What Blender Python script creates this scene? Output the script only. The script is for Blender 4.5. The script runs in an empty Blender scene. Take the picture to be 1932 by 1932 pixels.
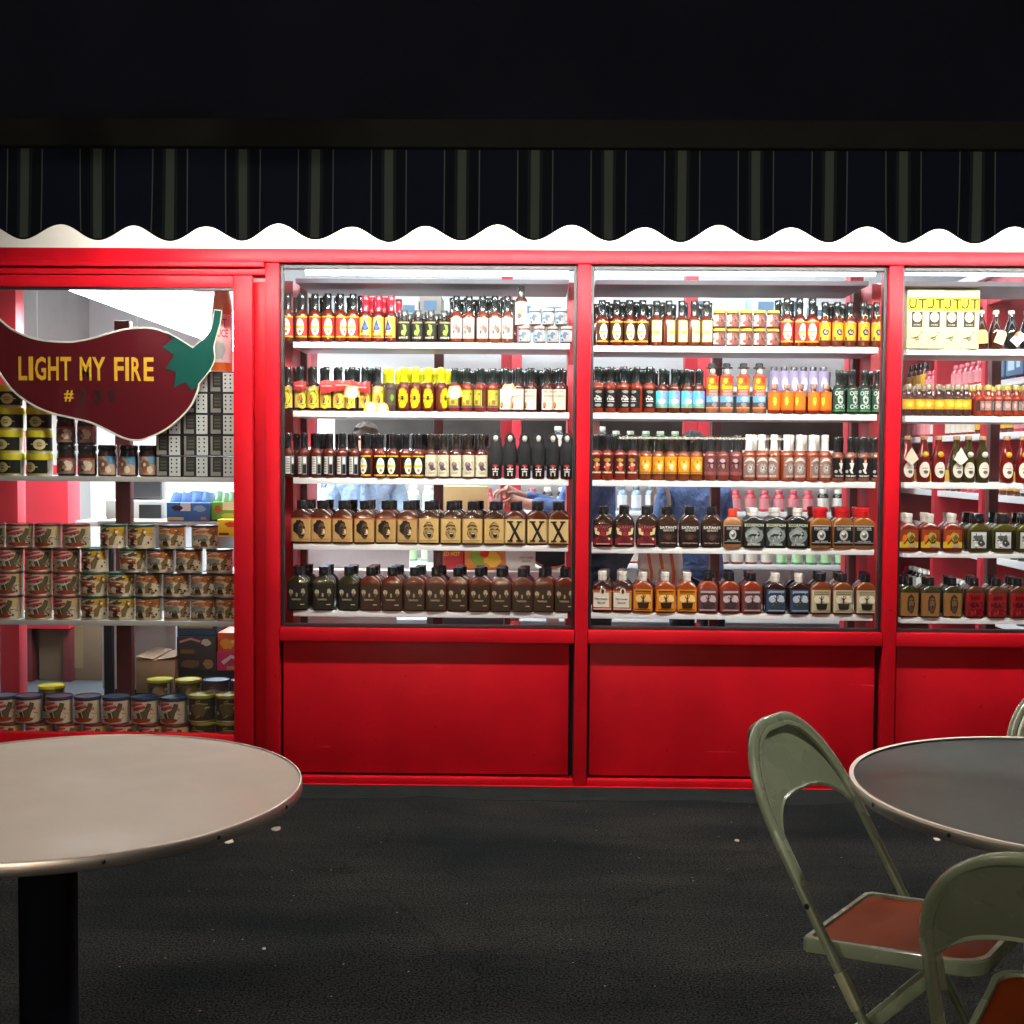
import bpy, bmesh, math, random
from mathutils import Vector, Matrix
random.seed(7)
PI = math.pi
scene = bpy.context.scene
col = scene.collection

# ---------------------------------------------------------------- camera
F = 2300.0                      # focal length in units of a 1932 px wide picture
EYE = Vector((0.0, 0.0, 1.39))
PITCH, YAW, ROLL = math.radians(2.5), math.radians(0.8), math.radians(0.4)
cam_data = bpy.data.cameras.new('camera'); cam = bpy.data.objects.new('camera', cam_data); col.objects.link(cam)
RM = Matrix.Rotation(YAW, 3, 'Z') @ Matrix.Rotation(PI/2 - PITCH, 3, 'X') @ Matrix.Rotation(ROLL, 3, 'Z')
cam.location = EYE; cam.rotation_euler = RM.to_euler()
cam_data.sensor_width = 36; cam_data.lens = 36*F/1932; cam_data.clip_end = 400; cam_data.clip_start = 0.05
scene.camera = cam

# ---------------------------------------------------------------- world (night sky), exposure
W = bpy.data.worlds.new('World'); scene.world = W; W.use_nodes = True
nt = W.node_tree; nt.nodes.clear()
out = nt.nodes.new('ShaderNodeOutputWorld'); bg = nt.nodes.new('ShaderNodeBackground'); sky = nt.nodes.new('ShaderNodeTexSky')
sky.sky_type = 'NISHITA'; sky.sun_disc = False; sky.sun_elevation = math.radians(-3); sky.sun_rotation = math.radians(200)
bg.inputs['Strength'].default_value = 0.15
nt.links.new(sky.outputs[0], bg.inputs[0]); nt.links.new(bg.outputs[0], out.inputs[0])
scene.view_settings.view_transform = 'Standard'; scene.view_settings.look = 'None'
scene.view_settings.exposure = 0.0; scene.view_settings.gamma = 1.0; scene.view_settings.use_curve_mapping = False
scene.render.engine = 'CYCLES'
cy = scene.cycles
cy.max_bounces = 8; cy.diffuse_bounces = 4; cy.glossy_bounces = 4; cy.transmission_bounces = 4; cy.transparent_max_bounces = 12
cy.caustics_reflective = False; cy.caustics_refractive = False; cy.use_denoising = True; cy.sample_clamp_indirect = 6.0
LUM = dict(tube=7.0, awning=235.0, room=46.0, bulb=900.0)     # lamp radiances     # lamp radiances

# ---------------------------------------------------------------- measuring helpers
def ray(u, v): return RM @ Vector(((u-966)/F, -(v-966)/F, -1.0))
def at(u, v, Y):                # point on the plane y = Y
    d = ray(u, v); return EYE + d*(Y/d.y)
def atz(u, v, z):               # point on the level z
    d = ray(u, v); return EYE + d*((z-EYE.z)/d.z)
def cam2w(xc, d, z=0.0):
    return Vector((xc*math.cos(YAW) - d*math.sin(YAW), xc*math.sin(YAW) + d*math.cos(YAW), z))

# ---------------------------------------------------------------- materials
def lin(c): return c/12.92 if c <= 0.04045 else ((c+0.055)/1.055)**2.4
def C(h):
    h = h.lstrip('#'); return tuple(lin(int(h[i:i+2], 16)/255) for i in (0, 2, 4)) + (1.0,)
MC = {}
def mat(name, color, rough=0.5, metal=0.0, noise=0.0, nscale=20.0, bump=0.0, bscale=200.0, coat=0.0, spec=0.5, emit=0.0, ecol=None, rvar=0.0, bdist=0.004):
    if name in MC: return MC[name]
    c = C(color) if isinstance(color, str) else tuple(color)+((1.0,) if len(color) == 3 else ())
    m = bpy.data.materials.new(name); m.use_nodes = True; n = m.node_tree.nodes; l = m.node_tree.links
    p = n['Principled BSDF']
    p.inputs['Base Color'].default_value = c; p.inputs['Roughness'].default_value = rough; p.inputs['Metallic'].default_value = metal
    p.inputs['Coat Weight'].default_value = coat; p.inputs['Coat Roughness'].default_value = 0.05; p.inputs['Specular IOR Level'].default_value = spec
    if emit: p.inputs['Emission Strength'].default_value = emit; p.inputs['Emission Color'].default_value = C(ecol or color) if isinstance(ecol or color, str) else c
    tc = None
    if noise or bump or rvar:
        tc = n.new('ShaderNodeTexCoord')
    if noise or rvar:
        nz = n.new('ShaderNodeTexNoise'); nz.inputs['Scale'].default_value = nscale; nz.inputs['Detail'].default_value = 5
        l.new(tc.outputs['Object'], nz.inputs['Vector'])
        if noise:
            mx = n.new('ShaderNodeMix'); mx.data_type = 'RGBA'
            mx.inputs[6].default_value = tuple(x*(1-noise) for x in c[:3])+(1,); mx.inputs[7].default_value = tuple(min(1, x*(1+noise)) for x in c[:3])+(1,)
            l.new(nz.outputs[0], mx.inputs[0]); l.new(mx.outputs[2], p.inputs['Base Color'])
        if rvar:
            mr = n.new('ShaderNodeMapRange'); mr.inputs[1].default_value = 0.3; mr.inputs[2].default_value = 0.7
            mr.inputs[3].default_value = max(0.02, rough-rvar); mr.inputs[4].default_value = min(1, rough+rvar)
            l.new(nz.outputs[0], mr.inputs[0]); l.new(mr.outputs[0], p.inputs['Roughness'])
    if bump:
        nb = n.new('ShaderNodeTexNoise'); nb.inputs['Scale'].default_value = bscale; nb.inputs['Detail'].default_value = 3
        bp = n.new('ShaderNodeBump'); bp.inputs['Strength'].default_value = bump; bp.inputs['Distance'].default_value = bdist
        l.new(tc.outputs['Object'], nb.inputs['Vector']); l.new(nb.outputs[0], bp.inputs['Height']); l.new(bp.outputs[0], p.inputs['Normal'])
    MC[name] = m; return m
def PM(h): return mat('print_'+h.strip('#'), h, 0.42, noise=0.10, nscale=180, spec=0.2)
def sauce(h): return mat('sauce_'+h.strip('#'), h, 0.10, noise=0.25, nscale=40, coat=0.6)
def capm(h): return mat('cap_'+h.strip('#'), h, 0.22, coat=0.4, noise=0.1, nscale=60)
def emis(name, h, s): return mat(name, '#ffffff', 0.4, emit=s, ecol=h)

M = {}
def paint(name, base, chip, spec=0.22, rough=0.34):
    m = bpy.data.materials.new(name); m.use_nodes = True; n = m.node_tree.nodes; l = m.node_tree.links; p = n['Principled BSDF']
    tc = n.new('ShaderNodeTexCoord')
    def noise(s, d=5, sc=None):
        z = n.new('ShaderNodeTexNoise'); z.inputs['Scale'].default_value = s; z.inputs['Detail'].default_value = d
        if sc: mp = n.new('ShaderNodeMapping'); mp.inputs['Scale'].default_value = sc; l.new(tc.outputs['Object'], mp.inputs[0]); l.new(mp.outputs[0], z.inputs['Vector'])
        else: l.new(tc.outputs['Object'], z.inputs['Vector'])
        return z.outputs[0]
    def ramp(src, p0, p1, c0, c1):
        r = n.new('ShaderNodeValToRGB'); r.color_ramp.elements[0].position = p0; r.color_ramp.elements[1].position = p1; r.color_ramp.elements[0].color = c0+(1,); r.color_ramp.elements[1].color = c1+(1,); l.new(src, r.inputs[0]); return r.outputs[0]
    def mix(fac, x, y, mode='MIX'):
        k = n.new('ShaderNodeMix'); k.data_type = 'RGBA'; k.blend_type = mode
        if isinstance(fac, float): k.inputs[0].default_value = fac
        else: l.new(fac, k.inputs[0])
        for s_, q in ((x, 6), (y, 7)):
            if isinstance(s_, tuple): k.inputs[q].default_value = s_+(1,)
            else: l.new(s_, k.inputs[q])
        return k.outputs[2]
    tone = ramp(noise(4), .3, .7, tuple(v*.88 for v in base), tuple(v*1.10 for v in base))
    grime = ramp(noise(2.2, 6, (1, 1, .35)), .52, .80, (1, 1, 1), (.80, .78, .78))
    c1 = mix(1.0, tone, grime, 'MULTIPLY')
    chips = ramp(noise(55, 8), .712, .728, (0, 0, 0), (1, 1, 1))
    scr = ramp(noise(26, 6, (.12, 1, 2.2)), .725, .745, (0, 0, 0), (.6, .6, .6))
    c2 = mix(chips, c1, chip); c3 = mix(scr, c2, tuple(min(1, v*1.8+.02) for v in base))
    l.new(c3, p.inputs['Base Color']); p.inputs['Specular IOR Level'].default_value = spec
    rr_ = n.new('ShaderNodeMapRange'); rr_.inputs[3].default_value = rough-.08; rr_.inputs[4].default_value = rough+.14; l.new(noise(9), rr_.inputs[0]); l.new(rr_.outputs[0], p.inputs['Roughness'])
    bp = n.new('ShaderNodeBump'); bp.inputs['Strength'].default_value = .12; bp.inputs['Distance'].default_value = .002; l.new(noise(160, 3, (.25, 1, 1)), bp.inputs['Height']); l.new(bp.outputs[0], p.inputs['Normal'])
    return m
M['red'] = paint('red_paint', (0.49, 0.0060, 0.0140), (0.12, 0.006, 0.008), 0.12)
M['red_in'] = mat('red_paint_indoors', (0.50, 0.02, 0.035), 0.45, noise=0.12, nscale=7, bump=0.05, bscale=300)
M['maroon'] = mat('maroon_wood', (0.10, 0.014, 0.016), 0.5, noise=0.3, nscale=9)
M['white'] = mat('white_paint', (0.80, 0.80, 0.78), 0.4, noise=0.06, nscale=6)
M['fascia'] = mat('fascia_paint', (0.78, 0.76, 0.68), 0.5, noise=0.07, nscale=4, bump=0.05, bscale=120)
M['shelf'] = mat('white_laminate', (0.82, 0.83, 0.83), 0.35, noise=0.03)
M['greyshelf'] = mat('grey_laminate', (0.42, 0.41, 0.38), 0.4, noise=0.1)
M['black'] = mat('black_rubber', (0.012, 0.012, 0.014), 0.5)
M['gap'] = mat('dark_backing', (0.01, 0.009, 0.012), 0.8)
M['grey'] = mat('grey_board', (0.30, 0.28, 0.30), 0.6, noise=0.12, nscale=6)
M['plaster'] = mat('shop_wall_paint', (0.74, 0.77, 0.78), 0.7, noise=0.06, nscale=3)
M['concrete'] = mat('concrete_block', (0.30, 0.31, 0.30), 0.85, noise=0.2, nscale=4, bump=0.2, bscale=60)
M['ceiling'] = mat('ceiling_paint', (0.55, 0.60, 0.62), 0.8, noise=0.06, nscale=3)
M['shopfloor'] = mat('shop_floor_vinyl', (0.055, 0.065, 0.075), 0.35, noise=0.2, nscale=6)
M['card'] = mat('cardboard', (0.36, 0.24, 0.14), 0.8, noise=0.12, nscale=14)
M['cream'] = mat('cream_card', (0.70, 0.62, 0.44), 0.6, noise=0.06, nscale=14)
M['night'] = mat('night_wall_render', (0.030, 0.036, 0.062), 0.95, spec=0.05, noise=0.25, nscale=2, bump=0.3, bscale=30)
M['cassette'] = mat('awning_cassette', (0.042, 0.047, 0.045), 0.8, spec=0.1, noise=0.18, nscale=7)
M['sage'] = mat('sage_enamel', (0.165, 0.205, 0.140), 0.26, noise=0.16, nscale=9, coat=0.3, spec=0.4, rvar=0.10, bump=0.05, bscale=150)
M['sagelight'] = mat('worn_sage_enamel', (0.27, 0.30, 0.19), 0.4, noise=0.25, nscale=30)
M['orange'] = mat('orange_hardboard', (0.145, 0.024, 0.0035), 0.5, noise=0.55, nscale=7, rvar=0.15, spec=0.03)
M['steel'] = mat('brushed_steel_edge', (0.78, 0.74, 0.69), 0.40, metal=1.0, noise=0.05, nscale=8, rvar=0.03)
M['screw'] = mat('dark_screw', (0.05, 0.045, 0.04), 0.35, metal=0.8)
M['laminate'] = mat('beige_laminate', (0.375, 0.335, 0.290), 0.42, noise=0.05, nscale=7, rvar=0.12, spec=0.25)
M['alu'] = mat('brushed_aluminium', (0.066, 0.076, 0.076), 0.33, metal=1.0, noise=0.18, nscale=5, rvar=0.05, bump=0.05, bscale=40)
M['post'] = mat('black_table_post', (0.003, 0.0035, 0.007), 0.8, spec=0.05)
M['alu'].node_tree.nodes['Principled BSDF'].inputs['Specular Tint'].default_value = (.60, .61, .61, 1)
M['edgewhite'] = mat('pale_edge_trim', (0.66, 0.62, 0.56), 0.4)
M['skin'] = mat('skin', (0.52, 0.28, 0.20), 0.5, noise=0.08, nscale=20)
M['tube'] = emis('fluorescent_tube', '#f2fbff', LUM['tube'])
M['awntube'] = emis('awning_tube', '#fff8ee', LUM['awning'])
M['room'] = emis('ceiling_diffuser', '#f1fbff', LUM['room'])
M['bulb'] = emis('warm_bulb', '#fff1df', LUM['bulb'])

def glass_mat(name, tint=(1, 1, 1, 1), rough=0.0):
    m = bpy.data.materials.new(name); m.use_nodes = True; n = m.node_tree.nodes; l = m.node_tree.links; n.clear()
    o = n.new('ShaderNodeOutputMaterial'); t = n.new('ShaderNodeBsdfTransparent'); g = n.new('ShaderNodeBsdfGlossy'); mx = n.new('ShaderNodeMixShader'); fr = n.new('ShaderNodeFresnel')
    fr.inputs['IOR'].default_value = 1.45; g.inputs['Roughness'].default_value = rough; t.inputs[0].default_value = tint
    ge = n.new('ShaderNodeNewGeometry'); iv = n.new('ShaderNodeMath'); iv.operation = 'SUBTRACT'; iv.inputs[0].default_value = 1.0; l.new(ge.outputs['Backfacing'], iv.inputs[1])
    mu = n.new('ShaderNodeMath'); mu.operation = 'MULTIPLY'; l.new(fr.outputs[0], mu.inputs[0]); l.new(iv.outputs[0], mu.inputs[1]); l.new(mu.outputs[0], mx.inputs[0]); l.new(t.outputs[0], mx.inputs[1]); l.new(g.outputs[0], mx.inputs[2]); 
    tc = n.new('ShaderNodeTexCoord'); mp = n.new('ShaderNodeMapping'); mp.inputs['Scale'].default_value = (1.0, 1.0, .45); mp.inputs['Rotation'].default_value = (0, .5, 0)
    nz = n.new('ShaderNodeTexNoise'); nz.inputs['Scale'].default_value = 3.2; nz.inputs['Detail'].default_value = 7; nz.inputs['Roughness'].default_value = .65
    l.new(tc.outputs['Object'], mp.inputs[0]); l.new(mp.outputs[0], nz.inputs['Vector'])
    mr = n.new('ShaderNodeMapRange'); mr.inputs[1].default_value = .48; mr.inputs[2].default_value = .75; mr.inputs[3].default_value = .0008; mr.inputs[4].default_value = .010; l.new(nz.outputs[0], mr.inputs[0])
    df = n.new('ShaderNodeBsdfDiffuse'); df.inputs[0].default_value = (.8, .8, .8, 1); m2 = n.new('ShaderNodeMixShader')
    l.new(mr.outputs[0], m2.inputs[0]); l.new(mx.outputs[0], m2.inputs[1]); l.new(df.outputs[0], m2.inputs[2]); l.new(m2.outputs[0], o.inputs[0]); return m
M['pane'] = glass_mat('window_glass', (0.97, 0.98, 0.98, 1))

def asphalt():
    m = bpy.data.materials.new('asphalt'); m.use_nodes = True; n = m.node_tree.nodes; l = m.node_tree.links; p = n['Principled BSDF']
    tc = n.new('ShaderNodeTexCoord')
    def noise(s, d=6):
        z = n.new('ShaderNodeTexNoise'); z.inputs['Scale'].default_value = s; z.inputs['Detail'].default_value = d; l.new(tc.outputs['Object'], z.inputs['Vector']); return z
    def ramp(src, a, b, ca, cb):
        r = n.new('ShaderNodeValToRGB'); r.color_ramp.elements[0].position = a; r.color_ramp.elements[1].position = b
        r.color_ramp.elements[0].color = ca; r.color_ramp.elements[1].color = cb; l.new(src, r.inputs[0]); return r
    big = ramp(noise(1.3).outputs[0], 0.30, 0.75, (0.0078, 0.0098, 0.0112, 1), (0.0205, 0.0196, 0.0188, 1))
    fine = ramp(noise(150, 3).outputs[0], 0.40, 0.62, (0.35, 0.35, 0.36, 1), (1.9, 1.85, 1.8, 1))
    mul = n.new('ShaderNodeMix'); mul.data_type = 'RGBA'; mul.blend_type = 'MULTIPLY'; mul.inputs[0].default_value = 1
    l.new(big.outputs[0], mul.inputs[6]); l.new(fine.outputs[0], mul.inputs[7])
    mp = n.new('ShaderNodeMapping'); mp.inputs['Scale'].default_value = (.35, 1.6, 1); l.new(tc.outputs['Object'], mp.inputs[0])
    sn = n.new('ShaderNodeTexNoise'); sn.inputs['Scale'].default_value = 1.7; sn.inputs['Detail'].default_value = 9; sn.inputs['Roughness'].default_value = .68; l.new(mp.outputs[0], sn.inputs['Vector'])
    stk = ramp(sn.outputs[0], .40, .62, (.70, .72, .75, 1), (1.20, 1.16, 1.12, 1))
    mul2 = n.new('ShaderNodeMix'); mul2.data_type = 'RGBA'; mul2.blend_type = 'MULTIPLY'; mul2.inputs[0].default_value = 1; l.new(mul.outputs[2], mul2.inputs[6]); l.new(stk.outputs[0], mul2.inputs[7])
    ck = n.new('ShaderNodeTexVoronoi'); ck.feature = 'DISTANCE_TO_EDGE'; ck.inputs['Scale'].default_value = 1.1
    wv = n.new('ShaderNodeTexNoise'); wv.inputs['Scale'].default_value = 5; wv.inputs['Detail'].default_value = 6; l.new(tc.outputs['Object'], wv.inputs['Vector'])
    va = n.new('ShaderNodeMix'); va.data_type = 'RGBA'; va.inputs[0].default_value = .22; l.new(tc.outputs['Object'], va.inputs[6]); l.new(wv.outputs[1], va.inputs[7]); l.new(va.outputs[2], ck.inputs['Vector'])
    ckr = ramp(ck.outputs[0], .0, .012, (.25, .25, .25, 1), (1, 1, 1, 1))
    mul = n.new('ShaderNodeMix'); mul.data_type = 'RGBA'; mul.blend_type = 'MULTIPLY'; mul.inputs[0].default_value = .3; l.new(mul2.outputs[2], mul.inputs[6]); l.new(ckr.outputs[0], mul.inputs[7])
    vor = n.new('ShaderNodeTexVoronoi'); vor.inputs['Scale'].default_value = 38; l.new(tc.outputs['Object'], vor.inputs['Vector'])
    lt = n.new('ShaderNodeMath'); lt.operation = 'LESS_THAN'; lt.inputs[1].default_value = 0.11; l.new(vor.outputs['Distance'], lt.inputs[0])
    pick = n.new('ShaderNodeMath'); pick.operation = 'GREATER_THAN'; pick.inputs[1].default_value = 0.955
    sp = n.new('ShaderNodeSeparateColor'); l.new(vor.outputs['Color'], sp.inputs[0]); l.new(sp.outputs[0], pick.inputs[0])
    an = n.new('ShaderNodeMath'); an.operation = 'MULTIPLY'; l.new(lt.outputs[0], an.inputs[0]); l.new(pick.outputs[0], an.inputs[1])
    st = n.new('ShaderNodeMix'); st.data_type = 'RGBA'; l.new(an.outputs[0], st.inputs[0]); l.new(mul.outputs[2], st.inputs[6]); st.inputs[7].default_value = (0.16, 0.145, 0.125, 1)
    l.new(st.outputs[2], p.inputs['Base Color']); p.inputs['Roughness'].default_value = 0.8; p.inputs['Specular IOR Level'].default_value = 0.0
    b1 = n.new('ShaderNodeBump'); b1.inputs['Strength'].default_value = 1.0; b1.inputs['Distance'].default_value = 0.006; l.new(noise(90, 4).outputs[0], b1.inputs['Height'])
    b2 = n.new('ShaderNodeBump'); b2.inputs['Strength'].default_value = 0.5; b2.inputs['Distance'].default_value = 0.03; l.new(noise(3.5, 3).outputs[0], b2.inputs['Height']); l.new(b1.outputs[0], b2.inputs['Normal'])
    l.new(b2.outputs[0], p.inputs['Normal']); return m
M['asphalt'] = asphalt()

# ---------------------------------------------------------------- mesh builder
class MB:
    def __init__(s): s.v = []; s.f = []; s.m = []
    def add(s, vs, fs, mi=0):
        o = len(s.v); s.v += [tuple(p) for p in vs]; s.f += [tuple(i+o for i in f) for f in fs]; s.m += [mi]*len(fs); return s
    def box(s, x0, x1, y0, y1, z0, z1, mi=0):
        return s.add([(x, y, z) for z in (z0, z1) for y in (y0, y1) for x in (x0, x1)],
                     [(0, 2, 3, 1), (4, 5, 7, 6), (0, 1, 5, 4), (2, 6, 7, 3), (0, 4, 6, 2), (1, 3, 7, 5)], mi)
    def loft(s, rings, mi=0, c0=True, c1=True, closed=True):
        n = len(rings[0]); vs = [p for r in rings for p in r]; fs = []
        for k in range(len(rings)-1):
            for i in range(n if closed else n-1):
                j = (i+1) % n; fs.append((k*n+i, k*n+j, (k+1)*n+j, (k+1)*n+i))
        if c0: fs.append(tuple(range(n-1, -1, -1)))
        if c1: fs.append(tuple(range((len(rings)-1)*n, len(rings)*n)))
        return s.add(vs, fs, mi)
    def lathe(s, prof, n=20, cx=0, cy=0, mi=0, wob=0):
        return s.loft([[(cx+r*math.cos(2*PI*i/n), cy+r*math.sin(2*PI*i/n), z) for i in range(n)] for r, z in prof], mi)
    def prism(s, poly, y0, y1, mi=0):         # polygon in x,z pushed along y
        n = len(poly); vs = [(x, y0, z) for x, z in poly] + [(x, y1, z) for x, z in poly]
        return s.add(vs, [tuple(range(n)), tuple(range(2*n-1, n-1, -1))] + [(i, i+n, (i+1) % n+n, (i+1) % n) for i in range(n)], mi)
    def sweep(s, path, w, h, mi=0, up=(0, 0, 1), n=10, closed=False):
        P = [Vector(p) for p in path]; rings = []; N = len(P); prev = None
        for i, p in enumerate(P):
            a = P[(i-1) % N] if (i > 0 or closed) else p; b = P[(i+1) % N] if (i < N-1 or closed) else p
            t = (b-a).normalized(); U = Vector(up)
            if prev is not None: U = prev
            sd = t.cross(U)
            if sd.length < 1e-4: sd = t.cross(Vector((1, 0, 0)))
            sd.normalize(); nu = sd.cross(t).normalized(); prev = nu; r = []
            for k in range(n):
                c, q = math.cos(2*PI*k/n), math.sin(2*PI*k/n)
                e = 0.55
                cx = math.copysign(abs(c)**e, c)*w/2; qz = math.copysign(abs(q)**e, q)*h/2
                r.append(p + sd*cx + nu*qz)
            rings.append(r)
        if closed: rings.append(rings[0]); return s.loft(rings, mi, False, False)
        return s.loft(rings, mi)
    def mesh(s, name, mats, bevel=0.0, smooth=38):
        me = bpy.data.meshes.new(name); me.from_pydata(s.v, [], s.f)
        for m in (mats if isinstance(mats, (list, tuple)) else [mats]): me.materials.append(m)
        me.polygons.foreach_set('material_index', s.m)
        bm = bmesh.new(); bm.from_mesh(me); bmesh.ops.recalc_face_normals(bm, faces=bm.faces)
        if bevel: bmesh.ops.bevel(bm, geom=bm.edges[:], offset=bevel, segments=2, affect='EDGES', profile=0.6)
        bm.to_mesh(me); bm.free()
        if smooth:
            me.polygons.foreach_set('use_smooth', [True]*len(me.polygons)); me.set_sharp_from_angle(angle=math.radians(smooth))
        me.update(); return me
    def build(s, name, mats, parent=None, bevel=0.0, smooth=38, loc=None):
        return link(name, s.mesh(name, mats, bevel, smooth), parent, loc)
def link(name, data, parent=None, loc=None):
    o = bpy.data.objects.new(name, data); col.objects.link(o)
    if parent: o.parent = parent
    if loc is not None: o.location = loc
    return o
def tag(o, label=None, cat=None, group=None, kind=None):
    for k, x in (('label', label), ('category', cat), ('group', group), ('kind', kind)):
        if x: o[k] = x
    return o
def thing(name, label, cat, loc=(0, 0, 0), rz=0.0, group=None):
    o = link(name, None); o.location = loc; o.rotation_euler = (0, 0, rz); o.empty_display_size = 0.1
    return tag(o, label, cat, group)
def part(name, parent, mb, mats, bevel=0.0, smooth=38):        # mesh in the parent's local space
    return mb.build(name, mats, parent, bevel, smooth)
def bx(*a): return MB().box(*a)
def structure(name, mb, mats, bevel=0.0, smooth=38): return tag(mb.build(name, mats, None, bevel, smooth), kind='structure')
def copy_tree(o, parent=None):
    c = o.copy(); col.objects.link(c)
    if parent: c.parent = parent
    for ch in list(o.children): copy_tree(ch, c)
    return c
ORD = ['zeroth', 'first', 'second', 'third', 'fourth', 'fifth', 'sixth', 'seventh', 'eighth', 'ninth', 'tenth', 'eleventh', 'twelfth', 'thirteenth', 'fourteenth']
NUM = ['zero', 'one', 'two', 'three', 'four', 'five', 'six', 'seven', 'eight', 'nine', 'ten', 'eleven', 'twelve', 'thirteen', 'fourteen']

# ---------------------------------------------------------------- flat print: letters and shapes cut as thin sheets
TXT = {}
def text_geo(s):
    if s in TXT: return TXT[s]
    cu = bpy.data.curves.new('lettering', 'FONT'); cu.body = s; cu.resolution_u = 2; cu.offset = 0.022; cu.size = 1
    ob = bpy.data.objects.new('lettering', cu); col.objects.link(ob)
    dg = bpy.context.evaluated_depsgraph_get(); me = ob.evaluated_get(dg).to_mesh()
    vs = [(p.co.x, p.co.y) for p in me.vertices]; fs = [tuple(p.vertices) for p in me.polygons]
    ob.evaluated_get(dg).to_mesh_clear(); bpy.data.objects.remove(ob); bpy.data.curves.remove(cu)
    x0 = min(v[0] for v in vs); x1 = max(v[0] for v in vs); y0 = min(v[1] for v in vs); y1 = max(v[1] for v in vs)
    vs = [((x-(x0+x1)/2)/(x1-x0), (y-(y0+y1)/2)/(y1-y0)) for x, y in vs]
    TXT[s] = (vs, fs); return TXT[s]
def R(x0, y0, x1, y1, c): return ('p', [(x0, y0), (x1, y0), (x1, y1), (x0, y1)], c)
def E(cx, cy_, rx, ry, c, n=16): return ('p', [(cx+rx*math.cos(2*PI*i/n), cy_+ry*math.sin(2*PI*i/n)) for i in range(n)], c)
def P(pts, c): return ('p', pts, c)
def B(cx, cy_, rx, ry, c, seed=1, n=14, j=0.35):         # ragged blot
    r = random.Random(seed); return ('p', [(cx+rx*math.cos(2*PI*i/n)*(1-j*r.random()), cy_+ry*math.sin(2*PI*i/n)*(1-j*r.random())) for i in range(n)], c)
def T(s, cx, cy_, w, h, c): return ('t', s, cx, cy_, w, h, c)
def L(pts, w, c, asp=1.0):                               # stroke
    q = []
    for i, (x, y) in enumerate(pts):
        a = pts[max(0, i-1)]; b = pts[min(len(pts)-1, i+1)]; dx, dy = b[0]-a[0], b[1]-a[1]; d = math.hypot(dx, dy) or 1
        q.append((x-dy/d*w/2, y+dx/d*w/2*asp, x+dy/d*w/2, y-dx/d*w/2*asp))
    return ('s', q, c)
def art_mesh(name, ops, mapper, step=0.125, ext=1.0):
    bm = bmesh.new(); mats = []; lay = bm.verts.layers.int.new('lay')
    def mi(c):
        m = PM(c) if isinstance(c, str) else c
        if m not in mats: mats.append(m)
        return mats.index(m)
    for k, op in enumerate(ops):
        if op[0] == 'p':
            vs = [bm.verts.new((x, 0, y)) for x, y in op[1]]; fs = [tuple(range(len(vs)))]; c = op[2]
        elif op[0] == 's':
            vs = []; fs = []; c = op[2]
            for (ax, ay, bx_, by_) in op[1]: vs += [bm.verts.new((ax, 0, ay)), bm.verts.new((bx_, 0, by_))]
            for i in range(len(op[1])-1): fs.append((2*i, 2*i+1, 2*i+3, 2*i+2))
        else:
            _, s_, cx, cy_, w, h, c = op; g, fs = text_geo(s_)
            vs = [bm.verts.new((cx+x*w, 0, cy_+y*h)) for x, y in g]
        for v in vs: v[lay] = k
        for f in fs:
            try: fc = bm.faces.new([vs[i] for i in f]); fc.material_index = mi(c)
            except ValueError: pass
    if step:
        x = -ext+step
        while x < ext-1e-6:
            bmesh.ops.bisect_plane(bm, geom=bm.verts[:]+bm.edges[:]+bm.faces[:], plane_co=(x, 0, 0), plane_no=(1, 0, 0)); x += step
    # bisected vertices take the layer of a neighbour in the same island
    bm.verts.ensure_lookup_table(); seen = set()
    for v in bm.verts:
        if v in seen: continue
        isl = [v]; seen.add(v); st = [v]
        while st:
            a = st.pop()
            for e in a.link_edges:
                b = e.other_vert(a)
                if b not in seen: seen.add(b); isl.append(b); st.append(b)
        k = max(a[lay] for a in isl)
        for a in isl: a.co = mapper(a.co.x, a.co.z, k)
    me = bpy.data.meshes.new(name); bm.to_mesh(me); bm.free()
    for m in mats: me.materials.append(m)
    me.polygons.foreach_set('use_smooth', [True]*len(me.polygons)); return me

# ================================================================ THE SHOP FRONT
FY = 5.12
def xF(u, v=866, Y=FY): return at(u, v, Y).x
def zF(v, u=1000, Y=FY): return at(u, v, Y).z
XL, XR = -3.3, 3.6
GZ0 = 0.0
shop = thing('hot_sauce_shop', 'red painted hot sauce shop with lit display windows under an awning', 'shop', (0, FY, 0))
def sp(name, x0, x1, y0, y1, z0, z1, m, bev=0.002): return part(name, shop, bx(x0, x1, y0-FY, y1-FY, z0, z1), M[m] if isinstance(m, str) else m, bev)
zh1, zh0 = zF(472), zF(498)
zs1, zs0 = zF(1188), zF(1213)
zb1, zb0 = zF(1469), zF(1493)
posts = [(xF(502), xF(527)), (xF(1087), xF(1112)), (xF(1671), xF(1697)), (xF(2257), xF(2283))]
sp('fascia_board', XL, XR, 5.112, 5.30, zh1, 2.62, 'fascia', 0.003)
sp('header_beam', XL, XR, 5.10, 5.24, zh0, zh1-0.001, 'red', 0.004)
for a, b in posts: sp('post', a, b, 5.113, 5.24, zb1-0.032, zh0-0.001, 'red', 0.004)
spans = [(posts[i][1], posts[i+1][0]) for i in range(3)]
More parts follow.
